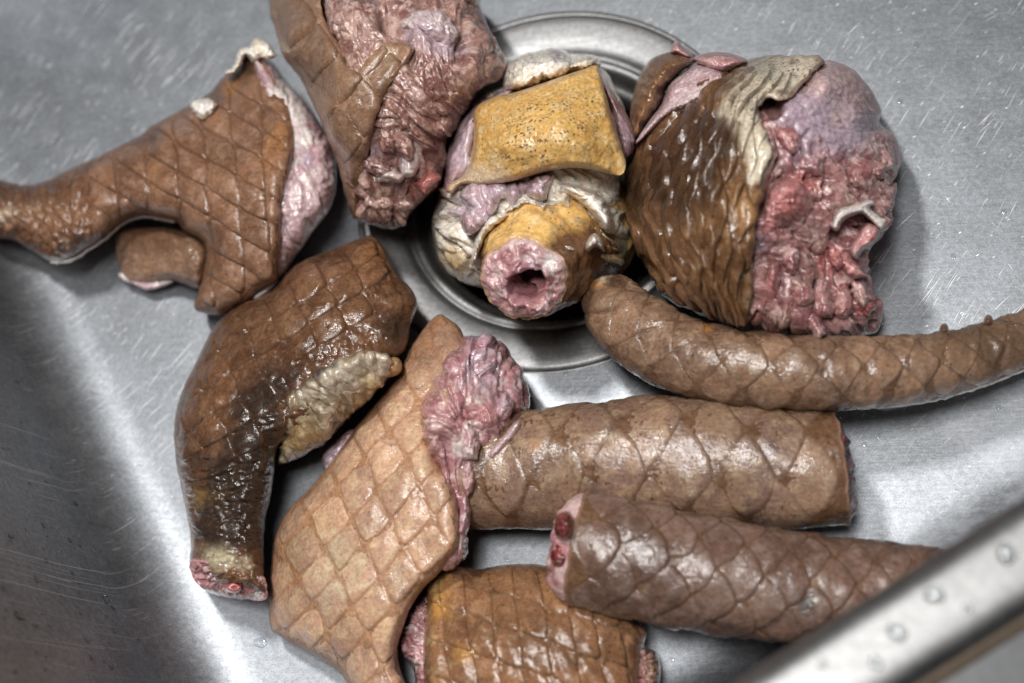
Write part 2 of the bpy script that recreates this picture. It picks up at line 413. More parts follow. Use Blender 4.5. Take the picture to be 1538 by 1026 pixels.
def steel(name, base=.35, rough=.50, scratch=1.0, film=0.0, tint=(1.0, 1.0, 1.0)):
    t = NT(name)
    def layer(deg, L, Wd, thr, keep, ofs):
        mp = t.n("ShaderNodeMapping", {"Vector": t.tc, "Location": (ofs, ofs * .7, 0), "Rotation": (0, 0, math.radians(deg))}).outputs[0]
        wob = t.n("ShaderNodeVectorMath", {0: mp, 1: (1 / L, 1 / Wd, 1.0)}, operation='MULTIPLY').outputs[0]
        v = t.n("ShaderNodeTexVoronoi", {"Vector": wob, "Scale": 1.0, "Randomness": 1.0}, voronoi_dimensions='2D')
        c = t.n("ShaderNodeSeparateColor", {0: v.outputs["Color"]}).outputs
        return t.math('MULTIPLY', t.step(v.outputs["Distance"], thr, thr * .4), t.step(c[0], 1 - keep, 1 - keep + .25 * keep, 0, 1)), c[1]
    s = None
    for a in ((-52, .110, .0024, .12, .24, 0.3), (-58, .070, .0020, .12, .28, 1.7), (-44, .060, .0021, .12, .18, 2.9), (-75, .030, .0012, .11, .06, 3.3), (-26, .040, .0013, .11, .05, 5.1), (62, .02, .0016, .11, .02, 6.4), (-50, .012, .0016, .16, .10, 8.2), (-55, .030, .0017, .12, .16, 9.7), (-30, .005, .0018, .20, .05, 11.3), (-62, .050, .0018, .12, .24, 14.1), (-52, .085, .0017, .10, .22, 17.3)):
        f, c = layer(*a)
        f = t.math('MULTIPLY', f, t.step(c, 0, 1, .25, 1.0))
        s = f if s is None else t.math('MAXIMUM', s, f)
    ps = t.n('ShaderNodeSeparateXYZ', {0: t.tc}).outputs
    wear = t.math('ADD', t.math('MULTIPLY', t.step(ps[0], -.05, .16), t.step(ps[1], -.10, .03)), t.math('ADD', t.step(t.noise(7, 3), .50, .75, .03, .14), t.step(ps[0], -.13, -.17, 0, .5)), clamp=True)
    s = t.math('MULTIPLY', t.math('MULTIPLY', s, scratch), wear, clamp=True)
    n1, n2, n3 = t.noise(9, 3), t.noise(60, 4, .6), t.noise(420, 3)
    mp = t.n("ShaderNodeMapping", {"Vector": t.tc, "Rotation": (0, 0, math.radians(-32)), "Scale": (40, 900, 200)}).outputs[0]
    br = t.n("ShaderNodeTexNoise", {"Vector": mp, "Scale": 1.0, "Detail": 2.0}).outputs["Fac"]
    g = t.math('MULTIPLY', t.step(n2, .3, .7, .93, 1.06), t.math('MULTIPLY', t.step(n3, .3, .7, .88, 1.10), t.step(t.noise(1500, 2), .3, .7, .84, 1.16)))
    c0 = t.n("ShaderNodeCombineColor", {0: t.math('MULTIPLY', g, base * tint[0]), 1: t.math('MULTIPLY', g, base * tint[1]), 2: t.math('MULTIPLY', g, base * tint[2])}).outputs[0]
    ro = t.math('ADD', t.step(n2, .3, .7, rough - .015, rough + .02), t.math('MULTIPLY', t.math('SUBTRACT', br, .5), .12))
    b = t.bump(br, .00006, .5)
    b = t.bump(n3, .00012, .5, b)
    b = t.bump(s, -.00012, .7, b)
    col = t.mix(s, c0, (1, 1, 1, 1))
    ro = t.math('ADD', ro, t.math('MULTIPLY', s, .10))
    met = 1.0
    if film:
        fm = t.math('MULTIPLY', t.step(t.noise(13, 6, .58, dist=.4), .53, .60), t.step(n2, .3, .6, .4, 1.0))
        pos = t.n('ShaderNodeSeparateXYZ', {0: t.tc}).outputs
        fm = t.math('MULTIPLY', fm, t.math('MULTIPLY', t.step(pos[0], .10, .20), t.step(pos[1], -.01, -.07)))
        ed = t.math('MULTIPLY', fm, film)
        met = t.math('SUBTRACT', 1.0, ed); col = t.mix(ed, col, (.72, .75, .80, 1)); ro = t.math('ADD', ro, t.math('MULTIPLY', ed, .12))
    return t.done({"Base Color": col, "Metallic": met, "Roughness": ro, "Normal": b})
def water(name):
    """clear water lying on steel: light passes through it, the surface mirrors"""
    t = NT(name)
    f = t.n("ShaderNodeFresnel", {"IOR": 1.45}).outputs[0]
    g = t.n("ShaderNodeBsdfGlossy", {"Color": (1, 1, 1, 1), "Roughness": .06}).outputs[0]
    tr = t.n("ShaderNodeBsdfTransparent", {"Color": (.93, .95, .96, 1)}).outputs[0]
    t.set(t.out.inputs[0], t.n("ShaderNodeMixShader", {0: t.math('MULTIPLY_ADD', f, 1.3, .02, clamp=True), 1: tr, 2: g}).outputs[0])
    return t.m
def plain(name, col, rough=.5, metal=0.0):
    t = NT(name)
    n = t.noise(300, 3)
    return t.done({"Base Color": t.mix(t.step(n, .3, .7), tuple(c * .8 for c in col[:3]) + (1,), col), "Roughness": rough, "Metallic": metal, "Normal": t.bump(n, .0003, .4)})

M_floor = steel("brushed_steel_basin", film=.30, tint=(.94, .985, 1.05))
M_rim = steel("polished_steel_rim", .25, .50, .25)
M_drain = steel("satin_steel_drain", .26, .50, .5)
M_water = water("water")
M_leg = skin("brown_leg_skin", (.18, .085, .043, 1), (.125, .055, .028, 1), (.21, .108, .06, 1), dark=(.040, .019, .010, 1))
M_legs = skin("brown_leg_scale", (0.239, 0.123, 0.070, 1), (0.175, 0.084, 0.046, 1), (0.294, 0.172, 0.115, 1), dark=(.055, .028, .015, 1))
M_dleg = skin("dark_leg_skin", (0.145, 0.066, 0.031, 1), (0.085, 0.037, 0.019, 1), (0.178, 0.089, 0.043, 1), dark=(.024, .014, .009, 1), pale=(.50, .42, .28, 1), warm=(.36, .21, .07, 1), coat=.75)
M_dlegs = skin("dark_leg_scale", (0.170, 0.080, 0.039, 1), (0.106, 0.047, 0.022, 1), (0.212, 0.111, 0.060, 1), dark=(.026, .015, .010, 1), coat=.75, rough=.32)
M_net = skin("tan_skin_grooves", (0.368, 0.193, 0.105, 1), (0.322, 0.172, 0.098, 1), (0.405, 0.230, 0.133, 1), dark=(.24, .12, .065, 1), warm=(.46, .18, .055, 1), speck=.5)
M_nets = skin("tan_net_scale", (0.516, 0.312, 0.195, 1), (0.444, 0.261, 0.174, 1), (0.568, 0.389, 0.232, 1), dark=(.25, .135, .08, 1), warm=(.54, .38, .18, 1), speck=.45, rough=.40, coat=.6, edgec=(.36, .15, .065, 1))
M_ta = skin("thick_tail_skin", (0.138, 0.070, 0.036, 1), (0.110, 0.053, 0.027, 1), (0.175, 0.094, 0.050, 1), warm=(.34, .15, .05, 1))
M_tas = skin("thick_tail_scale", (0.265, 0.159, 0.101, 1), (0.193, 0.115, 0.086, 1), (0.316, 0.214, 0.131, 1), warm=(.36, .17, .07, 1), rough=.36, coat=.75)
M_tb = skin("scaly_tail_skin", (0.126, 0.064, 0.033, 1), (0.099, 0.048, 0.025, 1), (0.153, 0.084, 0.045, 1))
M_tbs = skin("scaly_tail_scale", (0.167, 0.098, 0.070, 1), (0.122, 0.068, 0.049, 1), (0.209, 0.138, 0.111, 1), rough=.34, coat=.85)
M_tc = skin("curved_tail_skin", (0.134, 0.073, 0.041, 1), (0.110, 0.059, 0.034, 1), (0.173, 0.102, 0.061, 1), dark=(.10, .055, .03, 1))
M_tcs = skin("curved_tail_scale", (0.251, 0.145, 0.088, 1), (0.176, 0.102, 0.067, 1), (0.291, 0.188, 0.118, 1), dark=(.12, .07, .04, 1), coat=.7)
M_ball = skin("haunch_skin", (.20, .098, .043, 1), (.12, .056, .025, 1), (.25, .135, .062, 1), dark=(.040, .018, .009, 1), pale=(.64, .56, .43, 1), warm=(.33, .17, .065, 1), spot=.8, coat=.9, rough=.32)
M_block = skin("orange_block_skin", (.29, .145, .070, 1), (.21, .098, .048, 1), (.33, .185, .098, 1), dark=(.09, .048, .028, 1), warm=(.46, .23, .06, 1), pale=(.56, .38, .18, 1), coat=.9, rough=.30, speck=.7, bump=1.1)
M_yel = skin("yellow_skin", (.64, .39, .13, 1), (.57, .31, .085, 1), (.66, .47, .22, 1), dark=(.09, .035, .02, 1), pale=(.66, .50, .33, 1), speck=.7, spot=1.0, rough=.36, coat=.5, bump=.8)
M_chunk = skin("chunk_skin", (.27, .155, .095, 1), (.21, .115, .068, 1), (.31, .19, .125, 1), dark=(.15, .075, .038, 1))
M_red = flesh("red_flesh", (.60, .41, .38, 1), (.44, .24, .225, 1), (.27, .11, .11, 1))
M_cmeat = flesh("brownish_red_meat", (.52, .35, .30, 1), (.35, .195, .16, 1), (.20, .09, .075, 1))
M_pink = flesh("pink_flesh", (.60, .42, .40, 1), (.46, .25, .25, 1), (.36, .15, .16, 1))
M_pale = flesh("pale_flesh", (.66, .54, .52, 1), (.54, .39, .40, 1), (.46, .28, .30, 1), bump=.7)
M_fat = flesh("white_fat", (.88, .83, .75, 1), (.82, .75, .65, 1), (.74, .65, .52, 1), bump=.7)
M_hide = flesh("grey_white_hide", (.66, .58, .46, 1), (.52, .45, .34, 1), (.30, .23, .14, 1), bump=.9)
M_deep = flesh("dark_red_meat", (.26, .045, .045, 1), (.15, .016, .016, 1), (.07, .008, .010, 1), coat=.9)
M_dusk = flesh("dark_purple_meat", (.22, .10, .11, 1), (.10, .03, .036, 1), (.04, .01, .014, 1), coat=.9)
M_bone = flesh("bone", (.66, .58, .55, 1), (.58, .48, .46, 1), (.50, .36, .36, 1), bump=.4)
M_nub = skin("tan_bone_nub", (.50, .30, .13, 1), (.44, .25, .10, 1), (.56, .37, .18, 1), speck=0, bump=.5)
M_cup = steel("shade_painted_cup", .10, .45, .3)  # steel colour darkened to paint in the shade of the drain hole
M_black = plain("drain_dark", (.015, .015, .016, 1), .4)
M_bead = plain("dull_tan", (.12, .085, .055, 1), .5)

def lobes(parent, lst, mat, name="flesh_lobe"):
    """separate wet folds and lobes of meat lying on the cut: (x, y, half length, half width, direction, height, masks)"""
    for k, (x, y, L, Wd, dg, z, mk) in enumerate(lst):
        a = np.arange(14) / 14 * 2 * np.pi
        z = z - .0030; Wd = Wd * 1.55; L = L * .95
        q_ = 1 + .30 * fbm(np.cos(a) * 1.4 + x * .37, np.sin(a) * 1.4 + y * .21, k, 2)
        u, v = L * np.sign(np.cos(a)) * np.abs(np.cos(a)) ** .75 * q_, Wd * np.sign(np.sin(a)) * np.abs(np.sin(a)) ** .75 * q_ * (1 + .3 * np.cos(a + k))
        c, s_ = math.cos(math.radians(dg)), math.sin(math.radians(dg))
        blob(name, parent, list(zip(x + u * c - v * s_, y + u * s_ + v * c)), z, mat, edge=z - .009, bot=z - .022, w=max(8, Wd * 1.1), step=1.5, rag=2.5, rags=11,
             relief=lambda X, Y, d: .0014 * folds(X, Y, max(9, Wd * .6), dg, 2.6, k + 5, 1.0) + .0003 * fbm(X / 6, Y / 6, k, 2), masks={m: [(x, y, 60, v_)] for m, v_ in mk.items()})
# ------------------------------------------------------------------ the basin, its rim and the drain
D0 = P(826, 276, 0.0)
def rf(p): return float((p - D0) @ ER), float((p - D0) @ EF)
R_L = rf(P(112, 680, 0))[0]; F_F = rf(P(1319, 888, .168))[1] - .012
R_R = rf(P(1538, 100, 0))[0] + .14; F_B = rf(P(0, 0, 0))[1] - .10
def ray_rr(off, rc, phi):
    """distance from the drain's centre to a rounded rectangle grown by off"""
    cx, cy = (R_L + R_R) / 2, (F_B + F_F) / 2
    hx, hy = (R_R - R_L) / 2 + off, (F_F - F_B) / 2 + off
    dx, dy = np.cos(phi), np.sin(phi); lo, hi = np.zeros_like(phi), np.full_like(phi, 2.0)
    for _ in range(40):
        m = (lo + hi) / 2
        qx, qy = np.abs(m * dx - cx) - (hx - rc), np.abs(m * dy - cy) - (hy - rc)
        sd = np.hypot(np.maximum(qx, 0), np.maximum(qy, 0)) + np.minimum(np.maximum(qx, qy), 0) - rc
        lo, hi = np.where(sd < 0, m, lo), np.where(sd < 0, hi, m)
    return lo
NP = 640
phi = np.arange(NP) / NP * 2 * np.pi
def ring_pts(rad, z): return D0 + rad[:, None] * (np.cos(phi)[:, None] * ER + np.sin(phi)[:, None] * EF) + np.array([0, 0, 1.0]) * z
def loft(rings):
    n = len(rings); idx = np.arange(n * NP).reshape(n, NP); nx_ = np.roll(idx, -1, 1)
    return np.concatenate(rings), np.stack([idx[:-1], nx_[:-1], nx_[1:], idx[1:]], -1).reshape(-1, 4)
R0, FIL, RC = .0945, .034, .075
rings = []
inner = ray_rr(-FIL, RC - FIL, phi)
for t in np.linspace(0, 1, 14): rings.append(ring_pts(R0 + (inner - R0) * t ** 1.3, 0.0))
for k in range(1, 11):
    a = k / 10 * math.pi / 2
    rings.append(ring_pts(ray_rr(-FIL + FIL * math.sin(a), RC - FIL + FIL * math.sin(a), phi), FIL * (1 - math.cos(a))))
for o, z in ((.003, .06), (.006, .10), (.009, .14), (.010, .155)): rings.append(ring_pts(ray_rr(o, RC, phi), z))
V, Q = loft(rings)
basin = mesh_obj("sink_basin", V, Q, M_floor, kind="structure")
basin["label"] = "brushed steel basin of the sink with scratched floor"
from mathutils.bvhtree import BVHTree
BVH = BVHTree.FromPolygons([tuple(v) for v in V], [tuple(q) for q in Q.tolist()])
rings = [ring_pts(ray_rr(.010, RC, phi), .155)]
for k in range(1, 9):
    a = k / 8 * math.pi / 2
    rings.append(ring_pts(ray_rr(.010 + .010 * (1 - math.cos(a)), RC, phi), .155 + .0118 * math.sin(a)))
for o, z in ((.0225, .1671), (.027, .1673), (.031, .1671), (.034, .1665), (.036, .1652), (.0372, .1625), (.0376, .158)): rings.append(ring_pts(ray_rr(o, RC + .01, phi), z))
V, Q = loft(rings)
rim = mesh_obj("sink_rim", V, Q, M_rim, kind="structure"); rim["label"] = "smooth steel rim along the front of the sink"
V, Q = loft([ring_pts(ray_rr(.0374, RC + .01, phi), .1600), ring_pts(ray_rr(.0383, RC + .01, phi), .1608), ring_pts(ray_rr(.0392, RC + .01, phi), .1605), ring_pts(ray_rr(.0408, RC + .01, phi), .158)])
bead = mesh_obj("tan_strip", V, Q, M_bead, kind="structure"); bead["label"] = "thin tan line outside the sink rim"  # narrow tan strip running round the outside of the rim
V, Q = loft([ring_pts(ray_rr(.0366, RC + .01, phi), .1578), ring_pts(ray_rr(.10, RC + .01, phi), .1582), ring_pts(ray_rr(.40, RC + .01, phi), .159)])
counter = mesh_obj("worktop", V, Q, plain("dull_grey_worktop", (.06, .064, .07, 1), .45), kind="structure"); counter["label"] = "grey steel worktop outside the sink rim"
# drain
dr = thing("sink_drain", "round recessed steel drain ring under the rolled up neck piece", "drain", 826, 276)
def lathe(name, prof, mat, parent, n=200):
    a = np.arange(n) / n * 2 * np.pi
    V = np.concatenate([np.c_[D0[0] + r * np.cos(a), D0[1] + r * np.sin(a), np.full(n, z)] for r, z in [(r * 1.131, z) for r, z in prof]])
    idx = np.arange(len(prof) * n).reshape(-1, n); nx_ = np.roll(idx, -1, 1)
    return mesh_obj(name, V, np.stack([idx[:-1], idx[1:], nx_[1:], nx_[:-1]], -1).reshape(-1, 4), mat, parent)
lathe("flange", [(.0838, .0000), (.0834, -.0012), (.0828, -.0022), (.0820, -.0012), (.0812, -.0003), (.080, .0000), (.077, -.0002), (.072, -.0007), (.067, -.0016), (.0645, -.0030), (.0635, -.0050), (.0628, -.0046), (.0615, -.0040), (.0600, -.0042), (.0588, -.0054), (.058, -.0085), (.0577, -.013), (.056, -.0145), (.0545, -.0148), (.0535, -.017), (.053, -.024)], M_drain, dr)
lathe("drain_cup", [(.0532, -.022), (.0525, -.036), (.050, -.048), (.045, -.052), (.02, -.054), (.0005, -.054)], M_cup, dr)
lathe("strainer", [(.044, -.0515), (.043, -.049), (.040, -.048), (.016, -.047), (.013, -.043), (.004, -.042), (.0005, -.042)], M_black, dr)
# water drops
def drop_obj(name, c, n, r, seed, label, group, hgt=.5):
    rr_ = random.Random(seed); nn = Vector(n).normalized(); ax = nn.orthogonal().normalized(); ay = nn.cross(ax)
    V, nu, nv = [], 7, 16
    for i in range(nu):
        a = i / (nu - 1) * math.pi / 2
        for j in range(nv):
            b = j / nv * 2 * math.pi
            k = r * math.cos(a) ** .8 * (1 + .14 * math.sin(2 * b + seed) + .07 * math.sin(3 * b + 2 * seed))
            V.append(Vector(c) + ax * k * math.cos(b) + ay * k * math.sin(b) + nn * (r * hgt * math.sin(a) - .00003))
    V += [Vector(c) - nn * .0001]
    idx = np.arange(nu * nv).reshape(nu, nv); nx_ = np.roll(idx, -1, 1)
    Q = np.stack([idx[:-1], nx_[:-1], nx_[1:], idx[1:]], -1).reshape(-1, 4)
    T = np.stack([nx_[0], idx[0], np.full(nv, nu * nv)], -1)
    V = np.array([list(v) for v in V])
    me = mesh_obj(name, V - np.array(c), [Q, T], M_water); me.location = c
    me["label"] = label; me["category"] = "water drop"
    if group: me["group"] = group
    return me
for k, (px, py, r, lb) in enumerate(((1404, 893, 13, "large water drop on the steel rim nearest the scaly tail"), (1348, 950, 13, "oblong white glinting water drop in the middle of the steel rim"), (1316, 996, 9, "small water drop low on the steel rim near the bottom of the photo"),
                        (1512, 832, 14, "water drop on the steel rim at the right edge of the photo"), (1236, 998, 6, "tiny water drop on the rim's inner edge at the bottom"), (1452, 914, 6, "tiny water drop on the rim right of the large drop"), (1528, 1000, 8, "water drop on the worktop in the bottom right corner"))):
    z = .1683 if k != 6 else .158
    c = P(px, py, z - .0008)
    drop_obj("water_drop", tuple(c), (0, 0, 1), r * float(px_size(c)), k + 3, lb, "water drops on the front rim", .45)
def cast(px, py):
    d = Vector(P(px, py, -1.0) - CAM).normalized()
    return BVH.ray_cast(Vector(CAM), d)
q_ = random.Random(5)
wl = []
while len(wl) < 95:
    px = q_.uniform(-10, 260); py = q_.uniform(560, 1024)
    if px < (py - 480) * .47 - 5 and q_.random() < .35 + (py - 560) / 600: wl.append((px, py, q_.choice((1.4, 1.8, 2.2, 2.6, 3.2, 4.5))))
wl += [(28, 925, 8), (55, 870, 6), (130, 962, 5)]
for k, (px, py, r) in enumerate(wl):
    h = cast(px, py)
    if h[0] is None: continue
    drop_obj("water_drop", tuple(h[0]), tuple(h[1] if h[1].dot(Vector(BACK)) > 0 else -h[1]), r * float(px_size(np.array(h[0]))), k, "tiny clear water drop clinging to the dark left wall of the sink", "water drops on the left wall", .45)
fl = [(391, 965, 9, "round clear water drop on the floor left of the net patterned skin"), (1244, 118, 5, None), (1352, 152, 4, None), (1376, 68, 5, None), (1452, 210, 4, None), (1320, 655, 4, None), (1298, 668, 4, None), (1500, 612, 4, None), (1508, 318, 4, None), (1432, 385, 4, None),
      (300, 1010, 3, None), (250, 560, 3, None), (540, 340, 3, None), (1010, 990, 4, None), (1060, 1000, 4, None), (760, 840, 4, None), (802, 820, 4, None), (850, 560, 4, None)]
for k, (px, py, r, lb) in enumerate(fl):
    c = P(px, py, 0.0)
    drop_obj("water_drop", tuple(c), (0, 0, 1), r * float(px_size(c)), k + 60, lb or "tiny water drop lying on the scratched sink floor", None if lb else "water drops on the sink floor", .22)
# ------------------------------------------------------------------ cut faces and tubes
def cut_face(name, parent, ring, axis, mat, bulge=.003, rel=.0012, inset=.92, masks=None, seed=0, nr=26, hole=None, fsc=.012, pal=.8):
    """closing meat face on a ring of points; axis points outwards; hole=(offset_a, offset_b, radius, depth)"""
    cen = ring.mean(0); nv = len(ring); t = np.linspace(1, 0, nr)
    ax = axis / np.linalg.norm(axis)
    s1 = ring[0] - cen; s1 = s1 / np.linalg.norm(s1); s2 = np.cross(ax, s1)
    R = inset * (ring - cen)
    V = cen + t[:, None, None] * R[None]
    a, b = (V - cen) @ s1, (V - cen) @ s2
    n = folds(a, b, fsc, 30, 1.3, seed) * rel + fbm(a / .004, b / .004, seed + 9, 3) * rel * .5
    prof = np.sqrt(np.clip(1 - t ** 4, 0, 1))[:, None]
    off = bulge * prof + n * np.clip(prof * 1.5, 0, 1) - .0015 * (1 - prof)
    hm = np.zeros_like(off)
    if hole:
        rad = np.linalg.norm(ring - cen, axis=1).mean()
        dd = np.hypot(a - hole[0] * rad, b - hole[1] * rad) / (hole[2] * rad) * (1 + .45 * fbm(a / .011, b / .011, seed + 4, 3))
        hm = sm(1.15, .75, dd); off = off - hole[3] * hm * (1 - .55 * sm(-.2, .5, fbm(a / .009 + 5, b / .009, seed + 6, 2))) + .0025 * np.exp(-((dd - 1.35) / .25) ** 2)
    V = V + ax * off[..., None]
    idx = np.arange(nr * nv).reshape(nr, nv); nx_ = np.roll(idx, -1, 1)
    Q = np.stack([idx[:-1], idx[1:], nx_[1:], nx_[:-1]], -1).reshape(-1, 4)
    Vf = V.reshape(-1, 3); nn = np.cross(Vf[Q[:, 2]] - Vf[Q[:, 0]], Vf[Q[:, 3]] - Vf[Q[:, 1]]).sum(0)
    if nn @ ax < 0: Q = Q[:, ::-1]
    X, Y = proj(Vf); at = masks_at(masks, X, Y)
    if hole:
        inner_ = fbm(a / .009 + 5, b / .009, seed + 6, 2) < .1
        at["black"] = np.clip(at.get("black", 0) + .75 * (sm(.55, 1.0, hm) * inner_).ravel(), 0, 1)  # colour blackened down the hole, painting the shade inside the opening
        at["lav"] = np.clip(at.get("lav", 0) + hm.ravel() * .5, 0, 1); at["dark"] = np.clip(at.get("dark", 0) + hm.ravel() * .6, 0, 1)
    rr_ = np.repeat(t, nv)
    at["pale"] = np.clip(at.get("pale", 0) + sm(.80, .95, rr_) * pal, 0, 1)
    return mesh_obj(name, Vf, Q, mat, parent, at)
def wob_uv(w, t, hw, hth, sd):
    return w + .22 * hw * fbm(w / hw * .45, t / hth * .45, sd + 60, 2), t + .20 * hth * fbm(w / hw * .45 + 7, t / hth * .45, sd + 70, 2)
def tube_scales(S, parent, mat, w0, w1, hw, nth, th0, h0, sink, tip, gap=1.0, rk=.06, p=4, wob=0, flip=1, bulge=.16, rim=1.0, show=(-.35, 1.0), skip=0.0, sd=1):
    """diamond scales in rows round a tail; hw = half length in radii, nth = half steps round, th0 = where a row sits"""
    hth = 2 * math.pi / nth; q = random.Random(sd); i = 0; w = w0 + hw; k = 0
    while w < w1 - hw * .4:
        for j in range(nth):
            if (i + j) % 2: continue
            t = th0 + j * hth
            if math.sin(t) < show[0] or (w + hw > w1): continue
            if q.random() < skip: continue
            jw = jt = 0.0
            k += 1
            scale_pad(S, parent, mat, lambda a, b, w=w, t=t: wob_uv(w + flip * hw * (a + b) / 2, t + hth * (a - b) / 2, hw, hth, sd), h0 * q.uniform(.8, 1.2), sink, tip, gap, rk, p, wob=wob, seed=k, bulge=bulge, rim=rim)
        w += hw; i += 1
def skin_rel(seed, a1=.0012, s1=.35, a2=.0004, s2=.08):
    return lambda w, t: a1 * fbm(w / s1 / 2, t / s1 / 2, seed, 3) + a2 * fbm(w / s2, t / s2, seed + 7, 3)
# thick straight tail
tA = thing("tail_section", "thick straight tail section with large faint diamond scales, meat showing at its right end", "tail piece", 990, 760, "cut tail sections")
q7 = lambda pts: crop(690, 560, 2.521, pts)
sA = tube("skin", tA, q7([(-120, 384, .031, 205 / 2.521), (100, 378, .031, 209 / 2.521), (300, 364, .031, 224 / 2.521), (520, 348, .032, 238 / 2.521), (760, 338, .032, 249 / 2.521), (1000, 348, .032, 244 / 2.521), (1250, 362, .032, 232 / 2.521), (1452, 360, .031, 214 / 2.521)]),
          M_ta, nu=220, nv=120, relief=skin_rel(3), flat=.96, skew=(0, .10),
          masks={"warm": [(802, 668, 12, .7), (835, 660, 14, .4), (860, 620, 40, .2), (1010, 640, 40, .25), (1150, 620, 30, .25), (940, 740, 45, .2)], "dark": [(880, 820, 60, .2), (1200, 800, 60, .25)], "pale": [(905, 660, 25, .35), (1040, 740, 25, .35), (960, 700, 25, .3), (1130, 740, 25, .25)]})
tube_scales(sA, tA, M_tas, .25, sA.wc[-1] - .02, .47, 8, math.pi / 2 - math.radians(24), .0001, .0004, .0006, bulge=.13, rim=1.0, wob=.0003, sd=2, show=(-.2, 1))
cut_face("cut_meat", tA, sA.ring1, sA.T[-1], M_dusk, .003, .0022, masks={"white": [(1266, 770, 16, .6)], "lav": [(1262, 640, 14, .35)]}, seed=4, pal=.0)
# scaly front tail
tB = thing("tail_section", "scaly tail section lying under the front rim, red and pink meat at its left end", "tail piece", 1120, 850, "cut tail sections")
q2 = lambda pts: crop(800, 720, 2.403, pts)
sB = tube("skin", tB, q2([(166, 250, .052, 208 / 2.403), (330, 283, .051, 208 / 2.403), (495, 318, .049, 206 / 2.403), (660, 348, .046, 204 / 2.403), (820, 374, .043, 201 / 2.403), (980, 392, .040, 195 / 2.403), (1150, 404, .036, 186 / 2.403), (1330, 412, .033, 176 / 2.403), (1520, 418, .030, 160 / 2.403), (1760, 424, .027, 142 / 2.403)]),
          M_tb, nu=220, nv=120, relief=skin_rel(9, .0009), flat=.92, skew=(.02, 0),
          masks={"dark": [(1215, 905, 22, .7), (1345, 815, 18, .6), (1420, 840, 40, .5), (1290, 800, 25, .4)], "pale": [(1060, 930, 14, .35), (985, 935, 16, .3), (975, 880, 16, .3)]})
tube_scales(sB, tB, M_tbs, .02, sB.wc[-1] - .1, .40, 12, math.pi / 2 - math.radians(3), .0001, .0005, .0010, bulge=.32, rk=.03, rim=1.0, wob=.0004, sd=6, show=(-.35, 1))
cut_face("cut_meat", tB, sB.ring0, -sB.T[0], M_pink, .009, .0022, inset=.97, masks={"dark": [(848, 785, 14, 1.2), (843, 830, 15, 1.2), (833, 875, 10, 1.0)], "pale": [(826, 885, 20, .8), (850, 760, 12, .7)]}, seed=11, fsc=.010)
for px, py, r in ((848, 790, 18), (842, 834, 19), (836, 874, 12)):
    blob("red_muscle", tB, [(px - r * .55, py - r), (px + r * .5, py - r * 1.15), (px + r * .75, py + r * .3), (px + r * .2, py + r * 1.2), (px - r * .7, py + r * .9), (px - r * .85, py)], .080 - (py - 790) * .00022, M_deep, edge=.070 - (py - 790) * .00022, bot=.030, w=14, step=1.5, relief=lambda X, Y, d: .0012 * fbm(X / 7, Y / 7, 3, 3))
# long curved tail
tC = thing("tail_section", "long curved smooth tail reaching the right edge, across the thick tail", "tail piece", 1180, 560, "cut tail sections")
q8 = lambda pts: crop(860, 400, 2.268, pts)
sC = tube("skin", tC, q8([(108, 66, .034, 84 / 2.268), (134, 122, .036, 104 / 2.268), (178, 184, .038, 119 / 2.268), (256, 243, .041, 130 / 2.268), (375, 304, .045, 130 / 2.268), (505, 336, .048, 131 / 2.268), (645, 354, .049, 131 / 2.268), (800, 364, .048, 127 / 2.268), (955, 364, .045, 122 / 2.268), (1115, 355, .041, 117 / 2.268), (1315, 320, .036, 105 / 2.268), (1465, 273, .032, 96 / 2.268), (1600, 220, .029, 88 / 2.268), (1760, 150, .027, 78 / 2.268)]),
          M_tc, nu=320, nv=110, relief=lambda w, t: skin_rel(15, .0008, .4)(w, t) + .0006 * fbm(w / .35, t / .9, 31, 2), flat=.95, round0=.42,
          masks={"warm": [(898, 425, 16, .6), (1062, 492, 12, .8)], "dark": [(1460, 500, 40, .6), (1500, 540, 40, .6), (1400, 580, 50, .3), (1538, 500, 40, .7), (1420, 510, 30, .5)], "pale": [(905, 415, 14, .7)]})
tube_scales(sC, tC, M_tcs, .62, sC.wc[-1] - .1, .56, 8, math.pi / 2 - math.radians(12), .0001, .0004, .0006, bulge=.13, rim=.9, wob=.0003, sd=9, show=(-.2, 1))
# pale ragged fat along its lower right edge
fe = cr([(1285, 611), (1320, 610), (1360, 606), (1400, 600), (1440, 589), (1480, 577), (1515, 563), (1560, 545)], False, 6)
n = len(fe); wd = 3.5 + 5.5 * np.abs(fbm(fe[:, 0] / 14, fe[:, 1] * 0, 5, 3)) * np.sin(np.linspace(.15, 2.6, n))
blob("fat_edge", tC, list(map(tuple, np.r_[fe - np.array([0, 5]), (fe + np.c_[np.zeros(n), wd])[::-1]])), .024, M_fat, edge=.020, bot=.014, w=5, step=1.3, ns=1, relief=lambda X, Y, d: .0006 * fbm(X / 4, Y / 4, 8, 3))
for px, py, r in ((1418, 492, 7), (1484, 480, 8)):
    blob("skin_tag", tC, [(px - r, py + 9), (px - r * .8, py - 2), (px - r * .2, py - r * .9), (px + r * .6, py - r * .7), (px + r, py + 2), (px + r, py + 9)], .044, M_tc, edge=.036, bot=.03, w=r, step=1.4)
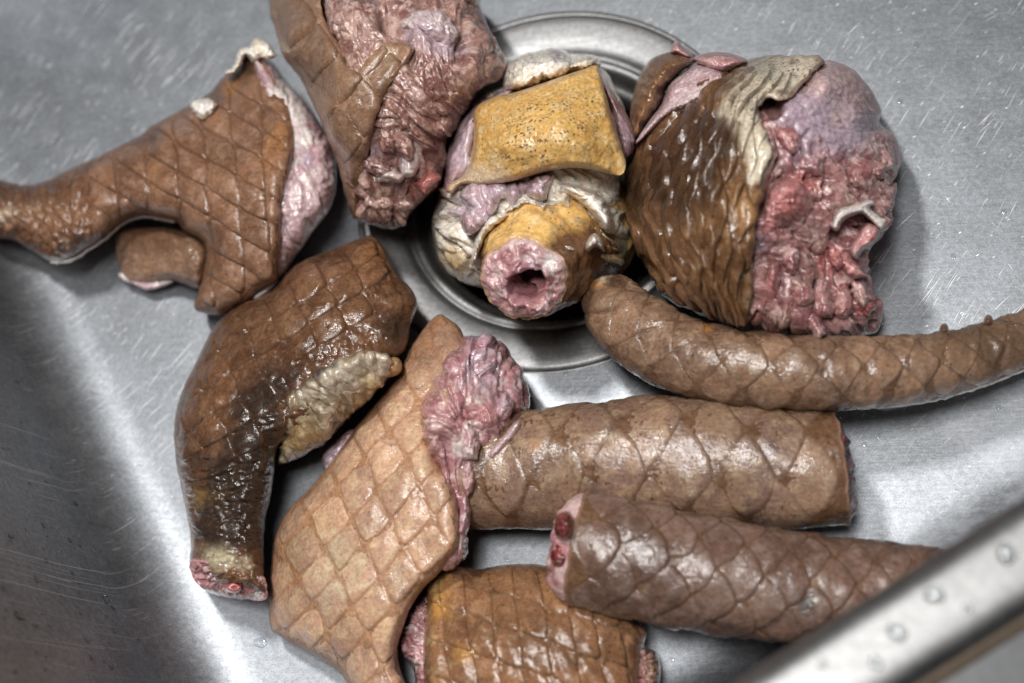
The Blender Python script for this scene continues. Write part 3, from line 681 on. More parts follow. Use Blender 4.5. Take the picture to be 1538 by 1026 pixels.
# orange block
bk = thing("body_section", "short broad orange brown wet section cut off by the photo's bottom edge", "meat piece", 800, 960, "skin covered body pieces")
q1 = lambda pts: crop(590, 700, 3.148, pts)
def wr(X, Y, d): return .0013 * folds(X, Y, 34, 65, 2.6, 21) + .0007 * fbm(X / 11, Y / 11, 4, 3) + .0005 * lumps(X, Y, 40, 8)
blk_m = {"warm": [(655, 890, 34, .55), (697, 982, 20, .9), (660, 920, 24, .4), (770, 870, 30, .2), (880, 900, 24, .25)], "pale": [(650, 880, 22, .5), (648, 960, 12, .8), (650, 1010, 12, .7)], "dark": [(800, 960, 40, .5), (860, 990, 30, .6), (900, 950, 40, .4), (740, 910, 25, .3), (780, 1010, 40, .35), (830, 855, 40, .4)]}
sK = blob("skin", bk, q1([(158, 640), (168, 560), (205, 505), (280, 478), (340, 472), (400, 488), (500, 470), (620, 462), (720, 470), (860, 520), (1010, 610), (1130, 730), (1192, 775), (1180, 860), (1166, 960), (1172, 1100), (1175, 1180), (650, 1190), (140, 1180), (148, 1060), (142, 900), (148, 760)]),
          [(650, 860, .034), (800, 850, .036), (700, 960, .050), (800, 960, .054), (900, 960, .050), (940, 990, .042), (720, 1040, .052), (860, 1040, .052)], M_block, edge=[(640, 900, .030), (640, 1020, .034), (760, 846, .016), (960, 950, .030), (960, 1040, .03), (800, 1080, .02)], bot=.004, w=[(640, 950, 22), (760, 846, 50), (955, 980, 26), (800, 1080, 40)], step=2.2, relief=wr, masks=blk_m, rag=1.0)
blob("cut_flesh", bk, q1([(185, 600), (125, 628), (70, 690), (40, 760), (32, 830), (45, 900), (90, 945), (105, 1010), (118, 1180), (200, 1180)]), [(625, 920, .034), (640, 900, .032), (612, 950, .030), (635, 1020, .033)], M_pink, edge=.014, bot=.003, w=16, step=1.8,
     relief=lambda X, Y, d: .0022 * folds(X, Y, 9, 80, 1.6, 5) + .001 * fbm(X / 4, Y / 4, 3, 3), masks={"lav": [(610, 930, 22, .5)], "black": [(608, 1000, 10, .9), (606, 905, 6, .6)], "white": [(620, 997, 9, 1), (613, 945, 6, 1), (622, 905, 6, .8)]})
blob("cut_flesh", bk, q1([(1150, 760), (1200, 785), (1192, 850), (1245, 880), (1268, 960), (1262, 1060), (1275, 1180), (1150, 1180)]), [(965, 950, .036), (985, 1000, .030), (965, 1030, .032)], M_red, edge=.012, bot=.003, w=14, step=1.8,
     relief=lambda X, Y, d: .0024 * lumps(X, Y, 12, 5) + .001 * fbm(X / 4, Y / 4, 3, 3), masks={"brown": [(985, 990, 22, .9), (985, 1020, 22, .9)], "black": [(990, 985, 9, .9), (972, 1000, 8, .7)], "pale": [(955, 945, 10, 1)]})
# ------------------------------------------------------------------ skin pads on sculpted pieces
def net(S, parent, mat, c0, v1, v2, ni, nj, h0, sink, tip, gap=1.0, rk=.06, p=3, wob=.0004, bulge=.12, rim=1.0, inset=9, warp=None, keep=None, sd=1, jit=.06):
    q = random.Random(sd); k = 0
    v1, v2, c0 = np.array(v1, float), np.array(v2, float), np.array(c0, float)
    for i in range(-ni, ni + 1):
        for j in range(-nj, nj + 1):
            ji = jj = 0.0
            def fn(a, b, i=i + ji, j=j + jj):
                s, t = i + a / 2, j + b / 2
                s, t = s + .16 * fbm(s * .5, t * .5, sd + 5, 2), t + .16 * fbm(s * .5 + 9, t * .5, sd + 6, 2)
                u, v = c0[0] + s * v1[0] + t * v2[0], c0[1] + s * v1[1] + t * v2[1]
                return warp(u, v) if warp else (u, v)
            cu, cv = fn(np.array([0.0, 1, 1, -1, -1]) * 1.0, np.array([0.0, 1, -1, 1, -1]) * 1.0)
            X0, Y0 = S.outline.min(0); X1, Y1 = S.outline.max(0)
            if (cu[1:] < X0).all() or (cu[1:] > X1).all() or (cv[1:] < Y0).all() or (cv[1:] > Y1).all(): continue
            if keep and not keep(cu[0], cv[0]): continue
            k += 1
            scale_pad(S, parent, mat, fn, h0 * q.uniform(.8, 1.25), sink, tip, gap, rk, p, wob=wob, seed=k + sd * 7, inset=inset, bulge=bulge, rim=rim)
net(sK, bk, M_block, (800, 930), (40, 14), (8, 58), 6, 5, .0005, .0006, .0010, sd=51, inset=6, bulge=.10, rim=.8)
# ------------------------------------------------------------------ left leg with the stub at the left edge
lg = thing("leg_section", "brown scaly leg section reaching the photo's left edge, pale meat along its right side", "meat piece", 300, 300, "skin covered leg pieces")
q = lambda pts: crop(0, 0, 2.138, pts)
blob("pale_meat", lg, q([(800, 190), (870, 195), (925, 265), (985, 330), (1045, 425), (1075, 500), (1082, 590), (1062, 670), (1005, 745), (975, 790), (945, 830), (905, 890), (860, 900), (840, 700), (850, 450)]),
     [(420, 150, .050), (445, 200, .050), (470, 240, .046), (460, 300, .050), (430, 300, .054), (440, 370, .042), (420, 420, .036)], M_pale, edge=.022, bot=.004, w=26, step=2,
     relief=lambda X, Y, d: .0016 * folds(X, Y, 24, 75, 2.2, 3) + .0006 * fbm(X / 7, Y / 7, 3, 3),
     masks={"white": [(425, 130, 25, 1), (440, 170, 22, .9), (450, 210, 22, .7), (440, 250, 14, .5)], "lav": [(465, 240, 14, .9), (432, 400, 20, .6), (452, 380, 16, .6)], "dark": [(470, 310, 26, .35), (440, 330, 20, .35)]})
leg_m = {"dark": [(0, 272, 30, .8), (60, 275, 40, .5), (130, 262, 45, .35), (200, 230, 40, .35), (320, 140, 40, .6), (370, 100, 25, .9), (230, 200, 30, .4), (60, 380, 40, .5), (120, 370, 20, .5), (430, 300, 10, .5), (330, 400, 18, .4), (10, 360, 30, .4), (360, 450, 25, .4)],
         "warm": [(345, 130, 16, .9), (410, 250, 30, .35), (420, 200, 30, .4), (230, 260, 40, .3)], "pale": [(305, 160, 12, .9), (10, 325, 22, .55), (100, 370, 9, .5), (385, 65, 16, .9), (55, 315, 25, .3)]}
def leg_rel(X, Y, d):
    foot = np.clip(1 - (X - 60) / 130, 0, 1)
    return .0011 * fbm(X / 26, Y / 26, 4, 3) + foot * (.0022 * lumps(X, Y * .7, 13, 5)) + .0004 * fbm(X / 6, Y / 6, 8, 3)
sL = blob("skin", lg, q([(-60, 572), (0, 577), (50, 590), (100, 593), (160, 575), (230, 540), (330, 495), (400, 460), (450, 435), (485, 405), (560, 365), (620, 330), (680, 292), (715, 248), (762, 222), (785, 180), (825, 170), (865, 225), (895, 285), (928, 340), (946, 420), (940, 520), (922, 600), (912, 680), (903, 760), (893, 880), (885, 905), (830, 930), (800, 962), (760, 990), (700, 1012), (650, 1005), (622, 985), (642, 920), (655, 860), (660, 800), (640, 768), (590, 742), (565, 712), (500, 697), (450, 690), (390, 712), (330, 760), (280, 797), (220, 832), (165, 838), (110, 810), (40, 770), (-60, 745)]),
          [(10, 320, .040), (90, 320, .044), (180, 290, .046), (260, 255, .052), (350, 190, .050), (380, 120, .046), (380, 250, .060), (330, 300, .056), (400, 330, .058), (370, 380, .050), (340, 440, .040), (390, 420, .046)], M_leg,
          edge=[(60, 300, .020), (200, 330, .026), (300, 150, .020), (430, 130, .048), (440, 250, .050), (425, 350, .046), (415, 420, .036), (320, 460, .020), (300, 380, .02)], bot=.003, w=[(60, 300, 42), (300, 150, 55), (438, 250, 22), (425, 380, 20), (330, 450, 36), (280, 350, 46)], step=2.2, relief=leg_rel, rag=1.2, masks=leg_m)
net(sL, lg, M_legs, (338, 320), (46, 27), (3, 45), 7, 7, .0011, .0007, .0010, sd=4, inset=6, p=5, keep=lambda u, v: u > 130 and v > 110)
blob("fat_edge", lg, q([(165, 828), (220, 822), (275, 790), (330, 750), (390, 705), (450, 682), (500, 690), (560, 700), (560, 716), (500, 706), (455, 702), (400, 722), (340, 772), (285, 808), (240, 838), (185, 848), (160, 842)]), .026, M_fat, edge=.021, bot=.016, w=5, step=1.3, rag=1.6, rags=4,
     relief=lambda X, Y, d: .0008 * fbm(X / 4, Y / 4, 3, 3), masks={"white": [(130, 370, 70, 1), (220, 330, 60, 1)]})
for pts in ([(612, 330), (650, 315), (690, 325), (692, 355), (660, 385), (635, 378), (615, 355)], [(722, 235), (752, 205), (768, 160), (800, 150), (818, 122), (850, 128), (872, 150), (888, 180), (862, 195), (835, 190), (810, 205), (790, 180), (775, 215), (750, 240)]):
    blob("fat_lump", lg, q(pts), .0515, M_fat, edge=.043, bot=.036, w=12, step=1.3, rag=3, rags=7, relief=lambda X, Y, d: .0014 * lumps(X, Y, 8, 3) + .0006 * fbm(X / 3, Y / 3, 3, 2), masks={"yellow": [(352, 118, 9, .8), (385, 65, 10, .5), (390, 80, 7, .5)], "white": [(305, 160, 12, 1)]})
# the folded flap under it
blob("skin_flap", lg, q([(380, 850), (372, 790), (385, 740), (470, 730), (560, 735), (640, 760), (672, 800), (665, 870), (640, 925), (590, 912), (540, 898), (470, 908), (410, 900)]), [(200, 400, .016), (250, 380, .024), (280, 400, .026), (230, 410, .018)], M_chunk, edge=.010, bot=.003, w=20, step=2, rag=1,
     relief=lambda X, Y, d: .0010 * fbm(X / 14, Y / 14, 7, 3) + .0005 * lumps(X, Y, 9, 3), masks={"warm": [(225, 395, 26, .3)], "dark": [(200, 355, 22, .9), (240, 355, 30, .9), (285, 385, 16, .5)]})
blob("flap_edge", lg, q([(378, 880), (400, 872), (450, 890), (520, 893), (560, 902), (520, 922), (470, 932), (430, 915), (395, 902)]), .011, M_pale, edge=.007, bot=.003, w=6, step=1.3, rag=1, masks={"white": [(185, 414, 10, 1), (205, 424, 9, .5)]}, relief=lambda X, Y, d: .0005 * fbm(X / 4, Y / 4, 8, 3))
blob("fat_edge", lg, q([(800, 945), (835, 915), (890, 895), (905, 905), (880, 930), (845, 955), (815, 970)]), .030, M_fat, edge=.02, bot=.01, w=8, step=1.5, masks={"white": [(395, 435, 30, .8)]})
# ------------------------------------------------------------------ dark leg in the middle left
dl = thing("leg_section", "dark brown glossy bent leg section with a burnt stub and pale wrinkled underside", "meat piece", 380, 620, "skin covered leg pieces")
q = lambda pts: crop(230, 340, 1.7698, pts)
dl_m = {"dark": [(405, 580, 34, .7), (375, 600, 30, .6), (395, 640, 40, .75), (340, 690, 60, .6), (390, 700, 40, .85), (340, 770, 60, .7), (390, 790, 40, .9), (310, 800, 26, .45), (590, 480, 30, .4), (600, 500, 30, .5), (440, 560, 22, .5)],
        "warm": [(300, 750, 20, .8), (330, 745, 14, .7), (318, 790, 14, .6), (300, 820, 16, .5), (385, 770, 12, .6), (345, 735, 10, .6), (560, 380, 50, .3)],
        "pale": [(345, 790, 16, .5), (320, 835, 22, .85), (345, 840, 14, .7), (370, 850, 16, .6), (330, 765, 9, .5), (345, 770, 8, .5)]}
def dl_rel(X, Y, d):
    stub = sm(640, 720, Y)
    u, v = rot(X, Y, -32)
    str_ = .0005 * folds(X, Y, 20, -32, 2.6, 12, .5) * (1 - stub)
    wr_ = sm(560, 690, X + .25 * Y) * 0
    return str_ + .0008 * fbm(X / 20, Y / 20, 5, 3) + .0012 * folds(X, Y, 17, 62, 2.6, 31, .8) * sm(395, 460, X + .3 * (Y - 450)) * sm(480, 430, Y) + sm(520, 620, Y) * .0016 * folds(X, Y, 19, -12, 2.4, 13, .8) + stub * (.0010 * folds(X, Y, 14, -18, 1.6, 3) + .0006 * lumps(X, Y, 11, 4)) + .0002 * fbm(X / 5, Y / 5, 8, 2)
sD = blob("skin", dl, q([(300, 178), (345, 132), (395, 92), (480, 60), (555, 30), (592, 28), (625, 80), (650, 128), (688, 168), (702, 210), (684, 262), (674, 318), (650, 345), (605, 360), (570, 420), (510, 470), (440, 520), (370, 560), (330, 590), (322, 650), (312, 720), (298, 780), (294, 860), (296, 940), (300, 975), (240, 965), (180, 955), (125, 915), (98, 895), (100, 830), (82, 730), (64, 640), (55, 540), (72, 450), (110, 370), (160, 270), (225, 205)]),
          [(320, 560, .052), (360, 480, .052), (430, 450, .058), (520, 420, .055), (570, 390, .046), (590, 450, .052), (560, 500, .058), (470, 540, .062), (400, 570, .058), (330, 640, .056), (345, 740, .048), (345, 840, .044), (350, 880, .042)], M_dleg,
          edge=[(320, 400, .020), (270, 600, .020), (330, 880, .022), (400, 800, .02), (440, 640, .034), (560, 570, .044), (620, 470, .034), (520, 370, .024)], bot=.003, w=[(300, 500, 60), (270, 640, 60), (290, 800, 50), (400, 760, 46), (340, 890, 16), (500, 620, 34), (620, 470, 40), (500, 370, 50)], step=2.0, relief=dl_rel, rag=1.2, masks=dl_m)
net(sD, dl, M_dlegs, (400, 508), (40, -25), (17, 33), 9, 10, .0006, .0007, .0015, sd=14, inset=7, p=5, keep=lambda u, v: v < 690 and not (u > 395 and v > 490 + (560 - u) * .25) and not (u > 560 and v > 430))
def pal_rel(X, Y, d):
    u, v = rot(X, Y, -28); return .0017 * np.sqrt(np.abs(np.sin(np.pi * (u + 26 * fbm(X / 45, Y / 45, 6, 3)) / 36)) + .03) + .0020 * folds(X, Y, 24, 60, 2.4, 19) + .0005 * lumps(X, Y, 14, 3) * sm(590, 650, Y + .35 * (X - 450)) + .0002 * fbm(X / 6, Y / 6, 5, 2)
blob("pale_underside", dl, q([(396, 425), (432, 385), (485, 358), (542, 332), (600, 332), (635, 350), (640, 385), (605, 430), (570, 465), (540, 492), (500, 530), (450, 582), (385, 618), (335, 632), (332, 600), (345, 545), (350, 500), (365, 440)]),
     [(440, 560, .072), (500, 560, .074), (560, 550, .068), (480, 620, .056), (450, 660, .044), (530, 590, .060), (430, 690, .034)], M_hide, edge=[(450, 540, .064), (560, 530, .062), (430, 620, .060), (590, 570, .035), (500, 650, .026), (430, 690, .02)], bot=.01, w=[(450, 540, 20), (560, 530, 18), (500, 650, 40)], step=1.7, rag=4, rags=16, relief=pal_rel,
     masks={"black": [(445, 580, 18, .8), (470, 560, 16, .7), (428, 610, 14, .8), (500, 550, 12, .6), (535, 538, 10, .6), (440, 640, 10, .5), (490, 560, 8, .55), (520, 570, 5, .6), (480, 600, 6, .5), (500, 530, 8, .7)], "brown": [(470, 560, 30, .5), (430, 600, 22, .5), (520, 590, 16, .5), (540, 530, 20, .6), (440, 620, 18, .5), (475, 655, 14, .7), (430, 650, 14, .5), (520, 545, 8, .5), (480, 575, 6, .5)], "yellow": [(460, 645, 26, .8), (560, 575, 20, .7), (440, 660, 16, .6), (540, 600, 18, .5)], "lav": [(460, 590, 18, .4), (500, 570, 10, .4)]})
blob("bone_nub", dl, q([(585, 400), (600, 372), (618, 352), (645, 347), (660, 360), (660, 385), (645, 398), (620, 406), (605, 425), (590, 432)]), .060, M_nub, edge=.046, bot=.036, w=16, step=1.6, relief=lambda X, Y, d: .0006 * fbm(X / 9, Y / 9, 8, 3))
blob("cut_meat", dl, q([(98, 893), (130, 880), (180, 895), (240, 905), (290, 925), (303, 960), (298, 992), (245, 992), (180, 984), (140, 968), (108, 938)]), [(300, 860, .034), (340, 870, .038), (385, 880, .036), (340, 890, .030)], M_pink, edge=[(300, 850, .034), (400, 870, .034), (340, 900, .016)], bot=.004, w=12, step=1.5, rag=1.5, rags=6,
     relief=lambda X, Y, d: .0018 * lumps(X, Y, 9, 5) + .0012 * fbm(X / 5, Y / 5, 4, 3), masks={"warm": [(355, 885, 22, .9), (310, 875, 12, .5)], "dark": [(325, 885, 8, .9), (350, 880, 8, .6), (300, 868, 6, .7), (310, 890, 8, .6)], "white": [(322, 868, 9, .7), (388, 893, 10, .8), (340, 895, 8, .6)]})
blob("bone_end", dl, [(338, 878), (348, 872), (360, 875), (366, 883), (358, 891), (345, 891), (337, 886)], .040, M_pink, edge=.030, bot=.02, w=7, step=1.2, masks={"warm": [(352, 882, 20, 1)]}, relief=lambda X, Y, d: -.0025 * np.exp(-((X - 351) ** 2 + (Y - 882) ** 2) / 9))
# ------------------------------------------------------------------ net patterned skin
nt = thing("body_section", "broad tan skin piece with a diamond net of scales and crumpled flesh on its right", "meat piece", 560, 820, "skin covered body pieces")
q = lambda pts: crop(380, 460, 1.8136, pts)
def fl_rel(X, Y, d): return meaty(X, Y, 44, 72, 31, .0042) + .0004 * fbm(X / 7, Y / 7, 5, 3)
blob("flesh_fold", nt, q([(560, 100), (585, 84), (620, 78), (660, 88), (700, 125), (738, 180), (754, 235), (752, 275), (725, 305), (722, 345), (690, 385), (655, 418), (628, 470), (605, 510), (585, 560), (584, 620), (585, 670), (560, 705), (520, 720), (500, 700), (500, 560), (490, 440), (450, 380), (450, 260), (500, 180)]),
     [(720, 530, .060), (760, 580, .052), (780, 610, .046), (740, 630, .060), (690, 650, .062), (700, 720, .050), (690, 800, .046), (720, 690, .050)], M_pink, edge=.030, bot=.012, w=24, step=1.7, rag=5, rags=16, relief=fl_rel,
     masks={"lav": [(720, 510, 30, .5), (735, 560, 40, .45), (700, 560, 25, .4), (760, 600, 25, .4), (690, 770, 25, .5)], "warm": [(735, 625, 22, .6), (770, 605, 14, .5), (745, 520, 10, .4)], "white": [(705, 650, 16, .8), (690, 680, 14, .8), (700, 710, 12, .6), (698, 780, 10, .6), (750, 660, 12, .6), (720, 600, 10, .4)], "dark": [(690, 560, 14, .7), (700, 830, 18, .7), (680, 760, 12, .6), (740, 610, 9, .5), (715, 640, 8, .5)], "yellow": [(668, 590, 18, .5)], "black": [(704, 538, 8, .5)]})
blob("flesh_lip", nt, q([(645, 420), (640, 395), (675, 355), (715, 310), (735, 318), (722, 350), (690, 388), (662, 416)]), [(755, 640, .058), (765, 650, .055), (745, 670, .056), (760, 665, .055)], M_pale, edge=.044, bot=.036, w=9, step=1.4, rag=1.2, rags=5, relief=lambda X, Y, d: .0006 * fbm(X / 6, Y / 6, 4, 3))
blob("flesh_edge", nt, q([(188, 432), (190, 405), (215, 375), (262, 335), (290, 345), (260, 390), (220, 440), (200, 455)]), .026, M_pale, edge=.016, bot=.006, w=12, step=1.8, relief=lambda X, Y, d: .0014 * folds(X, Y, 9, -45, 2, 4), masks={"lav": [(495, 680, 30, .8)]})
net_m = {"warm": [(470, 800, 60, .22), (520, 930, 70, .2), (440, 860, 40, .25), (520, 850, 30, .35), (500, 780, 30, .2)], "dark": [(650, 500, 50, .5), (620, 540, 50, .3), (585, 990, 60, .3), (404, 925, 10, .8), (580, 660, 60, .12), (640, 830, 50, .25), (655, 700, 30, .3), (690, 490, 16, .5)], "pale": [(510, 820, 40, .38), (538, 868, 30, .4), (500, 905, 40, .34), (470, 850, 30, .3), (590, 700, 40, .2)]}
def net_rel(X, Y, d): return .0012 * fbm(X / 42, Y / 42, 6, 3) + .0009 * folds(X, Y, 16, 62, 3.0, 9, .6) * sm(585, 660, X) + .0003 * fbm(X / 6, Y / 6, 8, 3)
sN = blob("skin", nt, q([(500, 24), (530, 32), (560, 55), (576, 90), (570, 140), (540, 210), (500, 262), (474, 300), (480, 370), (510, 435), (540, 482), (556, 530), (562, 600), (560, 655), (535, 690), (505, 730), (462, 772), (425, 830), (402, 900), (395, 960), (420, 1090), (300, 1085), (240, 1002), (180, 960), (130, 932), (82, 905), (46, 872), (44, 780), (50, 700), (62, 620), (100, 550), (160, 490), (220, 412), (270, 342), (335, 262), (395, 190), (420, 130), (452, 78)]),
          [(650, 500, .040), (620, 580, .050), (560, 660, .054), (650, 700, .060), (560, 780, .058), (480, 760, .050), (440, 860, .040), (520, 900, .050), (620, 820, .056), (580, 980, .046), (450, 930, .034)], M_net,
          edge=[(520, 640, .022), (410, 850, .016), (450, 960, .014), (640, 640, .050), (680, 760, .050), (620, 900, .040), (690, 510, .030), (600, 1030, .02)], bot=.003, w=[(520, 640, 50), (410, 850, 60), (480, 980, 45), (650, 640, 20), (686, 780, 18), (615, 930, 24), (690, 510, 24)], step=2.2, relief=net_rel, rag=1.0, masks=net_m)
lobes(nt, [(728, 620, 26, 12, 70, .066, {'warm': .5}), (752, 612, 24, 10, 110, .062, {'lav': .5}), (700, 660, 34, 11, 80, .067, {'white': .5}), (676, 640, 26, 10, 60, .066, {'warm': .3}), (720, 560, 30, 11, 140, .064, {'lav': .7}), (745, 575, 22, 10, 60, .057, {'pale': .5}), (704, 712, 30, 8, 95, .060, {'pale': .6}), (695, 770, 36, 7, 95, .056, {'lav': .4}), (715, 540, 22, 12, 30, .062, {'warm': .3}), (690, 815, 26, 7, 85, .052, {'pale': .5})], M_pink)
net(sN, nt, M_nets, (400 + 270 / 2.3, 580 + 560 / 2.3), (21.7, 44.8), (-40.4, 43.5), 9, 9, .0006, .0006, .0005, sd=24, inset=5, bulge=.04, rk=.12, wob=.0006, gap=.985, jit=.04, keep=lambda u, v: not (u > 618 and v < 800 and (int(u * 7 + v * 3) % 5) < 2))
# ------------------------------------------------------------------ upper chunk
ch = thing("body_section", "chunk with brown skin and wrinkled red meat at the top, left of the drain", "meat piece", 560, 170, "skin covered body pieces")
q = lambda pts: crop(390, 0, 2.85, pts)
def ch_rel(X, Y, d): return -.016 * spots([(585, 26, 15, 1), (606, 44, 11, .9)], X, Y) - .006 * spots([(700, 62, 9, 1), (640, 18, 10, .8), (648, 232, 10, 1), (560, 262, 9, .8)], X, Y) + meaty(X, Y, 48, 58, 41, .0046) + .0005 * fbm(X / 7, Y / 7, 5, 3)
blob("red_meat", ch, q([(230, -60), (500, -80), (900, -70), (950, 40), (1000, 155), (1052, 250), (1040, 330), (945, 385), (885, 475), (845, 555), (805, 620), (795, 700), (775, 785), (712, 850), (655, 900), (622, 960), (570, 985), (500, 968), (425, 945), (390, 880), (380, 700), (350, 500), (300, 250)]),
     [(500, 20, .098), (560, 60, .100), (600, 10, .088), (700, 40, .080), (600, 90, .096), (680, 100, .088), (640, 160, .086), (600, 220, .076), (640, 260, .060), (590, 300, .052), (560, 260, .066), (730, 90, .070)], M_cmeat, edge=[(740, 60, .045), (680, 170, .050), (650, 270, .034), (580, 335, .022), (500, 300, .03)], bot=.004, w=[(740, 60, 40), (680, 200, 44), (590, 330, 30)], step=1.8, rag=2.2, rags=22, relief=ch_rel,
     masks={"pale": [(590, 80, 30, .7), (540, 50, 26, .6), (640, 60, 40, .35), (520, 20, 30, .5), (570, 120, 14, .6), (560, 310, 26, .7), (545, 170, 18, .5), (600, 200, 18, .4)], "lav": [(620, 40, 26, .8), (650, 60, 26, .7), (690, 65, 22, .7), (618, 235, 16, 1.0), (560, 230, 20, .5), (600, 280, 20, .4)], "white": [(640, 35, 13, .8), (660, 30, 10, .6), (590, 275, 10, .6)], "warm": [(632, 285, 20, .9), (655, 272, 14, .9), (600, 250, 14, .4)], "dark": [(600, 45, 12, .8), (612, 55, 10, .9), (665, 150, 24, .5), (650, 200, 24, .6), (570, 300, 12, .6), (650, 240, 18, .6)], "black": [(576, 22, 9, 1.0), (610, 46, 8, .8), (590, 30, 7, .8), (640, 22, 6, .5)], "brown": [(580, 300, 16, .5), (550, 200, 30, .3), (700, 120, 30, .3)]})  # black spots paint the shade inside the open cavities into the meat colour
blob("bone_end", ch, q([(590, 690), (600, 640), (640, 605), (690, 625), (690, 690), (668, 745), (630, 760), (598, 735)]), .0735, M_bone, edge=.064, bot=.045, w=24, step=1.6, rag=2.5, rags=9, masks={"lav": [(615, 240, 22, .6)], "pale": [(622, 232, 12, .6)]}, relief=lambda X, Y, d: .0010 * folds(X, Y, 14, 60, 1.6, 4))
blob("bone_end", ch, q([(600, 95), (650, 60), (690, 45), (760, 40), (820, 80), (850, 150), (800, 190), (740, 170), (680, 160), (630, 130)]), [(620, 35, .092), (650, 28, .095), (675, 50, .090), (650, 50, .092)], M_bone, edge=.085, bot=.07, w=26, step=1.6, rag=4, rags=10, masks={"lav": [(640, 40, 25, .6), (675, 55, 16, .7)], "dark": [(668, 52, 9, .9), (625, 40, 8, .7)], "black": [(612, 42, 6, .6)]}, relief=lambda X, Y, d: .0022 * folds(X, Y, 15, 40, 1.5, 5))
lobes(ch, [(575, 200, 34, 10, 60, .086, {}), (600, 215, 28, 9, 50, .084, {'pale': .3}), (560, 250, 28, 10, 30, .077, {'lav': .3}), (585, 262, 24, 9, 10, .073, {'white': .5}), (640, 150, 40, 9, 35, .089, {'brown': .3}), (620, 120, 36, 9, 30, .094, {'pale': .4}), (668, 130, 30, 9, 50, .086, {}), (655, 175, 30, 9, 60, .081, {'brown': .3}), (640, 268, 22, 9, 140, .066, {'warm': .8}), (575, 305, 20, 10, 10, .058, {'pale': .7}), (605, 305, 20, 9, 160, .056, {'brown': .3}), (540, 50, 34, 9, 80, .102, {'pale': .6}), (508, 30, 36, 9, 70, .098, {'pale': .4}), (600, 170, 30, 8, 70, .090, {'dark': .4})], M_cmeat)
sH = blob("skin", ch, q([(60, -60), (44, 60), (62, 110), (82, 190), (112, 260), (170, 330), (205, 400), (252, 500), (292, 600), (332, 700), (362, 820), (384, 900), (410, 940), (430, 890), (448, 760), (478, 642), (525, 485), (562, 390), (606, 325), (652, 262), (674, 214), (655, 182), (600, 165), (535, 170), (465, 212), (402, 268), (375, 245), (340, 180), (292, 105), (262, 25), (250, -60)]),
          [(430, 20, .070), (450, 80, .082), (480, 60, .090), (520, 110, .098), (500, 160, .090), (540, 140, .096), (520, 220, .080), (520, 290, .060), (590, 80, .098), (470, 130, .078)], M_chunk, edge=[(405, 20, .040), (450, 140, .040), (500, 240, .036), (530, 320, .030), (545, 240, .066), (570, 120, .080), (500, 60, .084), (480, 0, .084)], bot=.02, w=[(405, 20, 40), (450, 140, 44), (510, 260, 40), (550, 200, 14), (600, 80, 12), (490, 40, 14)], step=2.0, rag=1.0,
          relief=lambda X, Y, d: .0010 * fbm(X / 30, Y / 30, 4, 3) + .0003 * fbm(X / 6, Y / 6, 4, 3), masks={"pale": [(585, 80, 22, .35), (560, 130, 12, .3)], "warm": [(530, 190, 40, .15)], "dark": [(430, 100, 40, .3), (480, 240, 40, .3)]})
net(sH, ch, M_chunk, (513, 118), (38, -44), (36, 44), 5, 6, .0006, .0006, .0010, sd=33, inset=6, bulge=.05, rim=1.0, wob=.0008)
# ------------------------------------------------------------------ rolled neck piece in the drain
nk = thing("neck_section", "rolled neck piece in the drain with a yellow speckled band and a round cut end", "meat piece", 800, 320)
q = lambda pts: crop(600, 40, 2.1375, pts)
def fat_rel(X, Y, d):
    ang = np.degrees(np.arctan2(Y - 350, X - 790))
    r = np.hypot(X - 790, Y - 350)
    return meaty(X, Y, 36, 25, 51, .0040) + .0004 * fbm(X / 7, Y / 7, 5, 3)
blob("white_fat", nk, q([(250, 225), (335, 190), (400, 200), (560, 160), (640, 130), (690, 190), (738, 320), (735, 430), (715, 480), (722, 560), (742, 660), (732, 740), (690, 800), (620, 850), (540, 870), (400, 880), (300, 850), (240, 832), (190, 815), (140, 770), (112, 705), (106, 620), (125, 550), (145, 480), (152, 400), (195, 310)]),
     [(700, 200, .060), (780, 200, .072), (880, 200, .064), (920, 300, .054), (920, 380, .046), (680, 300, .058), (680, 370, .046), (790, 310, .070), (740, 290, .066), (860, 290, .066), (790, 400, .040)], M_fat, edge=[(650, 340, .010), (700, 160, .03), (930, 220, .03), (940, 380, .014), (790, 450, .004)], bot=-.03, w=45, step=1.9, rag=2.2, rags=22, relief=fat_rel,
     masks={"lav": [(690, 310, 20, .7), (700, 330, 16, .6), (800, 275, 24, .7), (680, 250, 18, .5)], "yellow": [(690, 400, 30, .6), (670, 380, 26, .5), (930, 370, 26, .6), (900, 400, 30, .6), (840, 290, 20, .3), (925, 300, 20, .35)], "brown": [(695, 420, 24, .6), (925, 395, 24, .8), (900, 420, 34, .9), (935, 290, 10, .6), (880, 400, 20, .6)], "white": [(740, 320, 26, .6), (870, 290, 26, .6), (660, 350, 20, .5), (890, 330, 18, .6)], "dark": [(690, 350, 9, .5)]})
blob("fat_roll", nk, q([(328, 195), (335, 150), (350, 118), (400, 86), (440, 80), (490, 68), (530, 78), (560, 95), (610, 90), (640, 102), (642, 132), (560, 160), (470, 190), (400, 212), (350, 212)]), [(770, 110, .074), (820, 95, .076), (880, 95, .072), (800, 125, .078), (860, 115, .076)], M_fat, edge=.030, bot=.0, w=22, step=1.7, rag=1.5, relief=lambda X, Y, d: .0020 * folds(X, Y, 13, 150, 2.4, 61, 1.0) + .0005 * fbm(X / 6, Y / 6, 4, 3), masks={"lav": [(835, 78, 14, .8)], "yellow": [(870, 100, 16, .4), (780, 120, 20, .3)], "brown": [(885, 88, 6, .5), (772, 118, 6, .4)], "white": [(800, 100, 26, .5)]})
